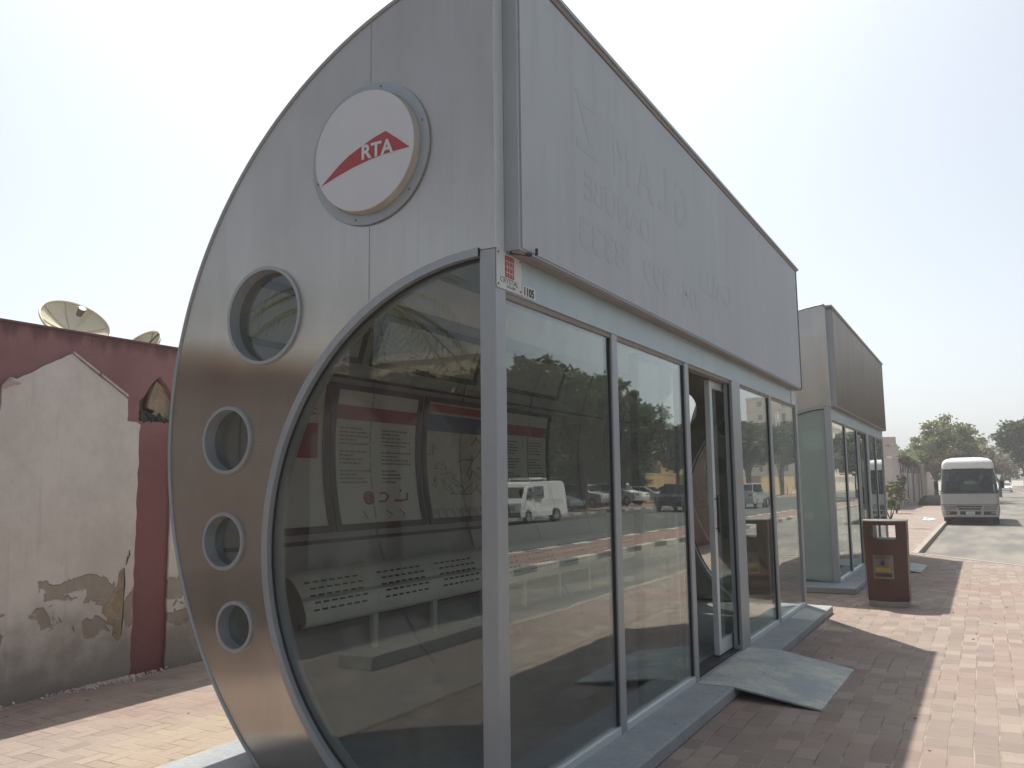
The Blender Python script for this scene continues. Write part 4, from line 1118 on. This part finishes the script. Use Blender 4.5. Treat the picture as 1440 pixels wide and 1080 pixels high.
# roof
b = MB()
MB().box(-0.56, 0.56, fy(2.2) - 0.03, fy(2.2) + 0.02, 2.185, 2.20).build('roof_edge_strip', M['black'], bus)
zr = [(2.18, 0.0), (2.26, 0.0), (2.40, 0.015), (2.52, 0.07), (2.60, 0.19), (2.645, 0.40), (2.66, 0.65)]
rings = []
for z, ins in zr:
    sec = rr_sec(2.2, ins, fy(2.2) - 0.015 + ins * 1.2)
    rings.append([b.bm.verts.new(Vector((q.x, q.y, z))) for q in sec])
for i in range(len(rings) - 1):
    n = len(rings[i])
    for k in range(n): b.bm.faces.new((rings[i][k], rings[i][(k + 1) % n], rings[i + 1][(k + 1) % n], rings[i + 1][k]))
b.bm.faces.new(rings[0][::-1]); b.bm.faces.new(rings[-1])
b.build('roof', M['white'], bus, smooth=True)
# glazing band: curved windscreen, side windows, pillars
b = MB()
ws = [[Vector((q.x, q.y, z)) for q in rr_sec(z, 0.012)[0:12]] for z in (1.221, 1.6, 1.95, 2.179)]
wi = [[Vector((q.x * 0.99, q.y + 0.015, z)) for q in rr_sec(z, 0.012)[0:12]] for z in (1.221, 1.6, 1.95, 2.179)]
for S in (ws, wi):
    vv = [[b.bm.verts.new(q) for q in row] for row in S]
    for i in range(3):
        for k in range(11): b.bm.faces.new((vv[i][k], vv[i][k + 1], vv[i + 1][k + 1], vv[i + 1][k]))
b.build('windscreen', M['glass_bus'], bus, smooth=True)
for sx in (-1, 1):
    for y0, y1 in ((0.36, 0.52), (1.35, 1.45), (2.7, 2.8), (4.05, 4.15), (5.4, 5.5), (6.75, 6.9)):
        b = MB(); b.hull([Vector((sx * (bsec(1.25) - 0.005), y0, 1.221)), Vector((sx * (bsec(1.25) - 0.06), y0, 1.221)), Vector((sx * (bsec(1.25) - 0.06), y1, 1.221)), Vector((sx * (bsec(1.25) - 0.005), y1, 1.221))],
               [Vector((sx * (bsec(2.18) - 0.005), y0 + 0.10, 2.179)), Vector((sx * (bsec(2.18) - 0.06), y0 + 0.10, 2.179)), Vector((sx * (bsec(2.18) - 0.06), y1 + 0.10, 2.179)), Vector((sx * (bsec(2.18) - 0.005), y1 + 0.10, 2.179))])
        b.build('pillar', M['white'], bus)
for sx in (-1, 1):
    b = MB()
    b.hull([Vector((sx * (bsec(1.25) - 0.02), 0.4, 1.222)), Vector((sx * (bsec(1.25) - 0.03), 0.4, 1.222)), Vector((sx * (bsec(1.25) - 0.03), 6.7, 1.222)), Vector((sx * (bsec(1.25) - 0.02), 6.7, 1.222))],
           [Vector((sx * (bsec(2.18) - 0.02), 0.6, 2.178)), Vector((sx * (bsec(2.18) - 0.03), 0.6, 2.178)), Vector((sx * (bsec(2.18) - 0.03), 6.7, 2.178)), Vector((sx * (bsec(2.18) - 0.02), 6.7, 2.178))])
    b.build('side_window', M['glass_bus'], bus)
b = MB().box(-0.9, -0.58, Lb - 0.06, Lb - 0.02, 1.221, 2.179).box(0.58, 0.9, Lb - 0.06, Lb - 0.02, 1.221, 2.179).box(-0.58, 0.58, Lb - 0.06, Lb - 0.02, 1.221, 1.55)
b.build('rear_wall', M['busbody'], bus)
MB().box(-0.58, 0.58, Lb - 0.045, Lb - 0.035, 1.551, 2.178).build('rear_window', M['glass_bus'], bus)
# black edging below the roof and around the screen
b = MB()
for z, hh in ((2.155, 0.03), (1.222, 0.035)):
    sec = rr_sec(z, -0.002)[0:12]
    b.tube([Vector((q.x, q.y - 0.004, z + hh / 2)) for q in sec], hh / 2, 6)
b.build('screen_seal', M['black'], bus)
for r in range(4):
    for x in (-0.62, 0.62):
        y = 1.0 + r * 1.35
        s = MB().box(x - 0.22, x + 0.22, y, y + 0.45, 1.221, 1.30).box(x - 0.22, x + 0.22, y + 0.40, y + 0.5, 1.29, 1.72)
        if r == 0: s.box(x - 0.12, x + 0.12, y + 0.40, y + 0.48, 1.72, 1.92)
        s.build('seat', M['seat'], bus, 0.02)
MB().box(-0.86, 0.86, 0.24, 0.55, 1.2215, 1.34).build('dashboard', M['seat'], bus, 0.03)
s = MB(); s.tube([(0.5 + 0.2 * math.cos(2 * PI * k / 20), 0.62 + 0.05 * math.sin(2 * PI * k / 20), 1.42 + 0.17 * math.sin(2 * PI * k / 20)) for k in range(21)], 0.015, 6); s.build('steering_wheel', M['black'], bus)
for sx in (-1, 1):
    MB().hull([Vector((sx * 0.50, 0.012, 0.60)), Vector((sx * 0.92, 0.06, 0.60)), Vector((sx * 0.93, 0.06, 0.76)), Vector((sx * 0.46, 0.018, 0.76))],
              [Vector((sx * 0.50, -0.006, 0.60)), Vector((sx * 0.90, 0.01, 0.60)), Vector((sx * 0.91, 0.014, 0.76)), Vector((sx * 0.46, 0.0, 0.76))]).build('headlight', M['lamp'], bus, 0.008)
    MB().box(sx * 0.965 - 0.03, sx * 0.965 + 0.03, 0.08, 0.2, 0.6, 0.76).build('indicator', M['rubble'], bus, 0.01)
    MB().box(sx * 0.78 - 0.07, sx * 0.78 + 0.07, -0.052, -0.04, 0.435, 0.51).build('fog_light', M['lamp'], bus, 0.01)
    MB().box(min(sx * 1.08, sx * 1.22), max(sx * 1.08, sx * 1.22), 0.05, 0.13, 1.42, 1.72).build('wing_mirror', M['black'], bus, 0.02)
    MB().tube([(sx * 0.98, 0.25, 1.30), (sx * 1.10, 0.12, 1.36), (sx * 1.14, 0.10, 1.45)], 0.014, 6).build('mirror_arm', M['black'], bus)
    for y in (1.0, 5.4): wheel(bus, sx * 0.86, y, 0.37, 0.22, sx)
b = MB().hull([Vector((-0.48, 0.012, 0.75)), Vector((0.42, 0.012, 0.75)), Vector((0.36, 0.008, 0.60)), Vector((-0.40, 0.008, 0.60))],
              [Vector((-0.48, -0.006, 0.75)), Vector((0.42, -0.006, 0.75)), Vector((0.36, -0.01, 0.60)), Vector((-0.40, -0.01, 0.60))])
b.build('grille', M['black'], bus)
MB().box(-0.99, 0.99, 0.012, 0.06, 0.785, 0.80).build('body_seam', M['rubble'], bus)
MB().box(-0.42, 0.38, -0.016, -0.0105, 0.665, 0.69).build('grille_bar', M['busbody'], bus)
MB().box(-0.98, 0.98, -0.045, 0.25, 0.30, 0.565).build('bumper', M['busbody'], bus, 0.04)
for xa, xb in ((-0.86, -0.47), (0.45, 0.86), (-0.36, -0.16), (0.16, 0.36)): MB().box(xa, xb, -0.0475, -0.0455, 0.40, 0.535).build('bumper_intake', M['black'], bus)
MB().box(-0.15, 0.15, -0.056, -0.046, 0.41, 0.50).build('number_plate', M['plaque'], bus)
text('plate_number', '51742', 0.075, M['ink'], lambda u, v, w_: Vector((u, -0.0575 + w_, v + 0.428)), bus, 0.0006, 'CENTER', 1.1)
MB().tube([(0, 0.03, 1.13), (0, 0.045, 1.16)], 0.035, 3).build('badge', M['rim'], bus)
s = MB(); s.tube([(-0.62, 0.10, 1.27), (-0.1, 0.13, 1.31), (-0.05, 0.14, 1.30)], 0.008, 5); s.tube([(0.15, 0.10, 1.27), (0.6, 0.13, 1.31)], 0.008, 5); s.build('wiper', M['black'], bus)
MB().box(-0.9, 0.9, 0.5, 6.6, 0.22, 0.339).build('chassis', M['black'], bus)

# ------------------------------------------------------------------ trees
LEAFCACHE = {}
def crown_mesh(seed, rx, rz, nclump, nleaf, ls, mat, flat=1.0):
    rnd = random.Random(seed)
    verts, faces = [], []
    lobes = [(Vector((rnd.uniform(-.55, .55) * rx, rnd.uniform(-.55, .55) * rx, rnd.uniform(-.35, .5) * rz)), rnd.uniform(0.42, 0.68)) for _ in range(9)]
    for _ in range(nclump):
        lc, lr = rnd.choice(lobes)
        d = Vector((rnd.gauss(0, 1), rnd.gauss(0, 1), rnd.gauss(0, 1))).normalized() * (rnd.random() ** 0.35)
        c = lc + Vector((d.x * rx * lr, d.y * rx * lr, d.z * rz * lr * flat))
        cr = rnd.uniform(0.22, 0.5) * rx * 0.28
        for _ in range(nleaf):
            q = c + Vector((rnd.gauss(0, 1), rnd.gauss(0, 1), rnd.gauss(0, .7))) * cr * 0.6
            a = Vector((rnd.gauss(0, 1), rnd.gauss(0, 1), rnd.gauss(0, .6))).normalized()
            b_ = a.cross(Vector((rnd.gauss(0, 1), rnd.gauss(0, 1), rnd.gauss(0, 1)))).normalized()
            s = ls * rnd.uniform(0.6, 1.3)
            k = len(verts)
            verts += [q - a * s, q + b_ * s * 0.5, q + a * s, q - b_ * s * 0.5]
            faces.append((k, k + 1, k + 2, k + 3))
    me = D.meshes.new('crown'); me.from_pydata([tuple(v) for v in verts], [], faces); me.materials.append(mat)
    return me
def trunk_mesh(seed, h, rx, r0, lean=0.0):
    rnd = random.Random(seed)
    b = MB()
    top = Vector((lean, 0, h))
    b.tube([(0, 0, -0.1), (0.05, 0.03, h * 0.3), (lean * .5, 0.0, h * 0.65), top], [r0 * 1.25, r0, r0 * 0.85, r0 * 0.7], 9)
    for k in range(7):
        a = 2 * PI * k / 7 + rnd.uniform(-.3, .3); st = Vector((lean * .8, 0, h * rnd.uniform(0.75, 1.0)))
        e = top + Vector((math.cos(a) * rx * rnd.uniform(.5, .8), math.sin(a) * rx * rnd.uniform(.5, .8), rx * rnd.uniform(0.3, 0.9)))
        mid = (st + e) / 2 + Vector((rnd.uniform(-.3, .3), rnd.uniform(-.3, .3), 0.2))
        b.tube([st, mid, e], [r0 * .5, r0 * .32, r0 * .1], 6)
        for _ in range(2):
            e2 = mid + Vector((rnd.uniform(-1, 1), rnd.uniform(-1, 1), rnd.uniform(0.4, 1))) * rx * 0.4
            b.tube([mid, (mid + e2) / 2, e2], [r0 * .22, r0 * .15, r0 * .05], 5)
    bmesh.ops.recalc_face_normals(b.bm, faces=b.bm.faces[:])
    me = D.meshes.new('trunk'); b.bm.to_mesh(me); b.bm.free(); me.materials.append(M['bark'])
    return me
protos = []
for i in range(3):
    protos.append((crown_mesh(10 + i, 3.6, 2.6, 230, 110, 0.17, M['leaf']), trunk_mesh(20 + i, 2.9, 3.4, 0.24)))
dryp = (crown_mesh(31, 3.6, 2.8, 170, 95, 0.15, M['leaf_dry']), trunk_mesh(32, 2.4, 3.2, 0.22))
brnp = (crown_mesh(33, 3.4, 2.4, 70, 60, 0.13, M['leaf_brown']), trunk_mesh(34, 2.2, 3.2, 0.2))
def tree(pr, loc, s, rz, label, group, zc=5.0, sz=None):
    t = thing('tree', label, 'tree', loc, rz, group)
    t.scale = (s, s, sz or s)
    c = D.objects.new('crown', pr[0]); COL.objects.link(c); c.parent = t; c.location = (0, 0, zc)
    k = D.objects.new('trunk', pr[1]); COL.objects.link(k); k.parent = t
    return t
g = 'street trees opposite the shelters'
rows = [(22.8, 33.0, 1.0, 'dark green street tree opposite, standing behind the white van'),
        (23.0, 43.0, 1.30, 'tallest dark green street tree mirrored in the first front pane'),
        (22.6, 51.0, 1.36, 'broad dark green street tree mirrored in the second front pane'),
        (23.2, 60.5, 1.10, 'dark green street tree mirrored near the half open door'),
        (22.4, 72.0, 1.0, 'rounded green street tree opposite, before the lamp post'),
        (22.8, 86.0, 1.25, 'green street tree opposite, mirrored in the last front pane'),
        (23.0, 101.0, 1.3, 'green street tree opposite, mirrored in the far shelter'),
        (22.8, 120.0, 1.4, 'farthest green street tree on the opposite side'),
        (23.5, 22.0, 1.1, 'green street tree opposite, nearest the camera ahead of the van'),
        (23.0, 8.0, 1.2, 'green street tree directly across the road from the near shelter')]
for i, (x, y, s, lb) in enumerate(rows):
    tree(protos[i % 3], (x, y, 0), s, i * 1.3, lb, g, 5.0)
g2 = 'trees at the end of the road'
tree(dryp, (0.4, 76, 0), 1.02, 0.4, 'large olive green tree rising behind the minibus', g2, 4.1)
tree(dryp, (-1.8, 84, 0), 0.85, 2.0, 'lower olive tree left of the minibus above the pale wall', g2, 3.9)
tree(brnp, (1.6, 70, 0), 0.78, 0.9, 'brownish half dry tree behind the roof of the minibus', g2, 3.6)
tree(dryp, (-5.8, 96, 0), 0.85, 3.1, 'hazy olive tree farthest left above the pale wall', g2, 4.0)
tree(dryp, (-9.5, 110, 0), 1.1, 4.1, 'distant olive tree beyond the bougainvillea', g2, 4.2)
tree(brnp, (3.4, 96, 0), 0.72, 5.0, 'sparse bare branched tree right of the minibus roof', g2, 3.8)
tree(protos[1], (7.1, 84, 0), 1.15, 1.0, 'green street tree at the right edge of the road', g2, 3.9)
tree(protos[2], (10.6, 100, 0), 1.1, 2.2, 'second green street tree at the right edge, partly hidden', g2, 4.6)
tree(brnp, (5.6, 150, 0), 1.0, 3.2, 'faint dusty tree at the very end of the road', g2, 3.9)
tree(dryp, (1.2, 170, 0), 1.3, 1.2, 'faint dusty tree closing the road behind the minibus', g2, 4.0)
tree(dryp, (9, 185, 0), 1.5, 2.2, 'faint dusty tree closing the far right of the road', g2, 4.0)
# trees and a palm behind the camera, mirrored in the end glass
g3 = 'trees behind the camera'
tree(protos[0], (-9.5, -13.0, 0), 0.62, 0.5, 'small dark tree behind the wall, mirrored in the glazed end', g3, 4.8)
tree(protos[2], (-14.5, -19.0, 0), 0.8, 1.5, 'bushy dark tree farther behind the wall, mirrored in the glazed end', g3, 4.6)
tree(protos[1], (-3.0, -26.0, 0), 0.75, 2.5, 'dark tree beside the pavement behind the camera', g3, 4.6)
pm = thing('palm_tree', 'date palm behind the maroon wall, mirrored in the glazed end of the near shelter', 'palm tree', (-6.2, -6.5, 0))
b = MB(); b.tube([(0, 0, -0.1), (0.05, 0, 1.5), (0.0, 0.05, 3.0), (0.05, 0, 4.4)], [0.22, 0.17, 0.16, 0.18], 10); b.build('trunk', M['bark'], pm)
fr = MB(); rnd = random.Random(9)
for k in range(26):
    a = 2 * PI * k / 26 + rnd.uniform(-.1, .1); e0 = rnd.uniform(0.1, 1.25); Lf = rnd.uniform(1.8, 2.4)
    base = Vector((0.05, 0, 4.4)); pts = []
    for i in range(9):
        s = i / 8
        pts.append(base + Vector((math.cos(a) * Lf * s * math.cos(e0 * (1 - s * .5)), math.sin(a) * Lf * s * math.cos(e0 * (1 - s * .5)), Lf * (math.sin(e0) * s - 0.75 * s * s))))
    fr.tube(pts, [0.02 - 0.015 * i / 8 for i in range(9)], 4)
    for i in range(1, 8):
        for j in range(3):
            q = pts[i].lerp(pts[i + 1] if i < 8 else pts[i], j / 3); d = (pts[min(8, i + 1)] - pts[i - 1]).normalized()
            sd = d.cross(Vector((0, 0, 1))).normalized()
            for sg_ in (-1, 1):
                tip = q + (sd * sg_ * 0.8 + d * 0.6 + Vector((0, 0, -0.25))) * 0.36
                fr.bm.faces.new([fr.bm.verts.new(v) for v in (q - d * 0.015, q + d * 0.02, tip)])
fr.build('crown', M['leaf_dry'], pm, recalc=False)

# ------------------------------------------------------------------ buildings
def block(name, label, x0, x1, y0, y1, h, mat, floors, nwy, nwx, wmat='glass_dark', bands=None):
    t = thing(name, label, 'building', ((x0 + x1) / 2, (y0 + y1) / 2, 0))
    hx, hy = (x1 - x0) / 2, (y1 - y0) / 2
    MB().box(-hx, hx, -hy, hy, -0.1, h).build('wall', mat, t)
    MB().box(-hx - .12, hx + .12, -hy - .12, hy + .12, h + 0.002, h + 0.35).build('parapet', M['palewall'], t)
    fh = h / floors
    for f in range(floors):
        z0 = f * fh + fh * 0.35; z1 = z0 + fh * 0.42
        for k in range(nwy):
            yy = -hy + (k + 0.5) * 2 * hy / nwy
            for sx in (-1, 1):
                o = MB().box(min(sx * (hx - .02), sx * (hx + .03)), max(sx * (hx - .02), sx * (hx + .03)), yy - 0.6, yy + 0.6, z0, z1).build('window', M[wmat], t)
        for k in range(nwx):
            xx = -hx + (k + 0.5) * 2 * hx / nwx
            for sy in (-1, 1):
                MB().box(xx - 0.6, xx + 0.6, min(sy * (hy - .02), sy * (hy + .03)), max(sy * (hy - .02), sy * (hy + .03)), z0, z1).build('window', M[wmat], t)
        if bands: MB().box(-hx - 0.5, hx + .5, -hy - 0.5, hy + 0.5, f * fh + fh - 0.25, f * fh + fh - 0.05).build('balcony', M[bands], t)
    return t
block('apartment_building', 'yellow beige apartment block with banded balconies beyond the opposite trees', 34, 52, 225, 300, 24, M['beige'], 7, 9, 3, bands='palewall')
block('apartment_building', 'low grey brown apartment block far behind the opposite trees', 48, 64, 150, 200, 12.5, M['palewall'], 4, 7, 3)
block('villa', 'ochre walled villa behind the parked cars opposite', 29, 40, 78, 110, 6.0, M['ochre'], 2, 5, 3)
block('villa', 'beige house with a sunlit front behind the camera, mirrored in the steel end', -27, 1.5, -36, -28, 7.4, M['beige'], 2, 3, 7)
block('villa', 'pale house across the road behind the camera', 27, 38, -22, 6, 6.5, M['palewall'], 2, 5, 3)
ow = thing('garden_wall', 'ochre garden wall behind the cars parked opposite', 'wall', (26, 85, 0))
MB().box(-0.1, 0.1, -12, 60, -0.1, 2.6).build('wall_body', M['ochre'], ow)
MB().box(-0.14, 0.14, -12, 60, 2.601, 2.68).build('coping', M['palewall'], ow)
hd = thing('hedge', 'long dark green hedge under the trees opposite, behind the van', 'hedge', (27.0, 22, 0))
me = crown_mesh(61, 1.0, 1.0, 420, 90, 0.11, M['leaf'])
for k in range(5):
    c = D.objects.new('foliage', me); COL.objects.link(c); c.parent = hd; c.location = (0, -38 + k * 21, 2.2); c.scale = (1.5, 12.0, 3.2); c.rotation_euler = (0, 0, 0 if k % 2 else PI)
MB().box(-0.5, 0.5, -46, 50, 0, 2.6).build('stem', M['bark'], hd)
hd = thing('hedge', 'added unseen hedge that darkens the reflection in the steel end', 'hedge', (-12.0, -24.0, 0))  # out of view, put before the house so the steel end reflects darker
me = crown_mesh(62, 1.0, 1.0, 420, 90, 0.12, M['leaf'])
for k in range(2):
    c = D.objects.new('foliage', me); COL.objects.link(c); c.parent = hd; c.location = (-8 + k * 16, 0, 2.5); c.scale = (13.0, 1.6, 3.6)
MB().box(-18, 16, -0.5, 0.5, 0, 4.2).build('stem', M['bark'], hd)
lp = thing('lamp_post', 'tall grey lamp post on the opposite side, mirrored in the last front pane', 'lamp post', (19.9, 104, 0))
MB().tube([(0, 0, 0), (0, 0, 5), (0, 0, 10.5)], [0.16, 0.13, 0.10], 10).build('pole', M['frame'], lp, smooth=True)
MB().tube([(0, 0, 10.4), (-0.8, 0, 10.9), (-1.8, 0, 11.0)], 0.05, 8).build('arm', M['frame'], lp)
MB().box(-2.4, -1.7, -0.15, 0.15, 10.95, 11.08).build('lamp_head', M['frame_light'], lp, 0.03)

# pale wall with a gate and a creeper, left of the minibus
pw = thing('roadside_wall', 'pale pinkish roadside wall with dark narrow gate gaps left of the minibus', 'wall', (-2.75, 0, 0))
ys = [51, 57.8, 59.0, 66.0, 67.5, 76, 78, 100]
for i in range(0, 8, 2):
    MB().box(-0.12, 0.12, ys[i], ys[i + 1], -0.1, 3.0).build('wall_section', M['palewall'], pw)
b = MB()
b.box(-0.16, 0.16, 51, 100, 3.001, 3.12); b.build('coping', M['white'], pw)
for i in (1, 3, 5): MB().box(-0.04, 0.04, ys[i] + 0.01, ys[i + 1] - 0.01, 0.0, 2.9).build('gate', M['darkmetal'], pw)
b = MB().box(-6.0, -0.121, 51.0, 51.2, -0.1, 3.0); b.build('end_wall', M['palewall'], pw)
cr = thing('creeper', 'dry bougainvillea creeper hanging over the top of the pale wall', 'plant', (-2.75, 64, 3.0))
me = crown_mesh(41, 1.0, 0.45, 60, 60, 0.10, M['leaf_brown'])
c = D.objects.new('foliage', me); COL.objects.link(c); c.parent = cr; c.scale = (0.5, 9.0, 1.1)
b = MB()
for k in range(14):
    y = -9 + k * 1.4; b.tube([(0.2, y, -2.9 if k % 4 == 0 else -0.8), (0.25, y + .2, -0.4), (0.1, y + .6, 0.3)], 0.03, 5)
b.build('stem', M['bark'], cr)
def shrub(loc, s, h, label, mat='leaf_dry', seed=51):
    t = thing('shrub', label, 'shrub', loc, 0, 'shrubs in front of the pale wall')
    me = crown_mesh(seed, 0.8, 0.9, 50, 60, 0.09, M[mat])
    c = D.objects.new('foliage', me); COL.objects.link(c); c.parent = t; c.location = (0, 0, h); c.scale = (s, s, s * h * 0.9)
    b = MB()
    for k in range(5): b.tube([(0, 0, 0), (0.15 * math.cos(k * 1.3), 0.15 * math.sin(k * 1.3), h * .6), (0.5 * s * math.cos(k * 1.3), 0.5 * s * math.sin(k * 1.3), h * 1.2)], [0.03, 0.02, 0.01], 5)
    b.build('stem', M['bark'], t)
shrub((-1.95, 44.0, 0), 0.75, 1.0, 'leafy green shrub at the foot of the pale wall beside the far shelter', 'leaf_dry', 51)
shrub((-2.2, 48.5, 0), 0.6, 1.4, 'taller thin shrub at the near end of the pale wall', 'leaf_brown', 52)
shrub((-1.45, 35.0, 0), 0.5, 0.7, 'low dusty shrub just beyond the far shelter', 'leaf_dry', 53)
# sign board beyond the far shelter
sb = thing('sign_board', 'small cream sign board on a pole beyond the far shelter', 'sign', (-1.15, 30.0, 0))
MB().tube([(0, 0, 0), (0, 0, 3.5)], 0.04, 8).build('pole', M['darkmetal'], sb)
MB().box(0.02, 0.50, -0.03, 0.03, 2.92, 3.22).box(0.02, 0.56, -0.03, 0.03, 2.52, 2.88).build('board', M['palewall'], sb, 0.01)
# dark tarpaulin heap
b = MB()
b.grid(lambda u, v: Vector(((u - .5) * 2.0, (v - .5) * 6.0, (0.62 - 0.3 * abs(2 * v - 1) ** 3) * min(1, 6 * u, 6 * (1 - u)) ** 0.4 * min(1, 8 * v, 8 * (1 - v)) ** .5 + 0.06 * noise.noise(Vector((u * 5, v * 9, 2))))), 24, 40)
o = b.build('tarpaulin_heap', M['tarp'], None, smooth=True); o.location = (-0.95, 62, 0)
tag(o, 'low heap under a black tarpaulin on the pavement beside the minibus', 'heap')
# sunlit concrete step on the pavement behind the camera, mirrored in the glazed end
o = MB().box(-3.15, -2.78, -14.0, -2.5, 0.0, 0.12).build('concrete_step', M['kerb'], None, 0.01)
tag(o, 'long low concrete step on the pavement behind the camera, mirrored in the glazed end', 'step')

# ------------------------------------------------------------------ dusty air
hz = MB().box(-320, 320, -120, 420, -1.2, 30).build('haze', D.materials.new('dusty_air'))
hm = hz.data.materials[0]; hm.use_nodes = True; hm.node_tree.nodes.clear()
ho = hm.node_tree.nodes.new('ShaderNodeOutputMaterial'); pv = hm.node_tree.nodes.new('ShaderNodeVolumePrincipled')
pv.inputs['Color'].default_value = (0.93, 0.94, 0.95, 1); pv.inputs['Density'].default_value = 0.0018; pv.inputs['Anisotropy'].default_value = 0.3
hm.node_tree.links.new(pv.outputs[0], ho.inputs['Volume'])
hz['kind'] = 'stuff'; hz['label'] = 'pale dusty haze in the air over the street'

b = MB(); rnd = random.Random(77)
for k in range(90):
    x, y = rnd.uniform(-0.3, 2.7) + 0.35, rnd.uniform(-1, 14)
    if k % 5 == 0: x, y = rnd.uniform(-4.4, -2.3), rnd.uniform(-0.5, 3)
    sz = rnd.uniform(0.004, 0.013)
    mt = Matrix.Translation((x, y, 0.004 + sz * .3)) @ Matrix.Rotation(rnd.uniform(0, 3), 4, (rnd.uniform(-.2, .2), rnd.uniform(-.2, .2), 1))
    b.box(-sz, sz, -sz * .7, sz * .7, -sz * .25, sz * .25, mt)
tag(b.build('grit', M['kerb']), 'pale grit and crumbs scattered over the paving', 'grit', kind='stuff')
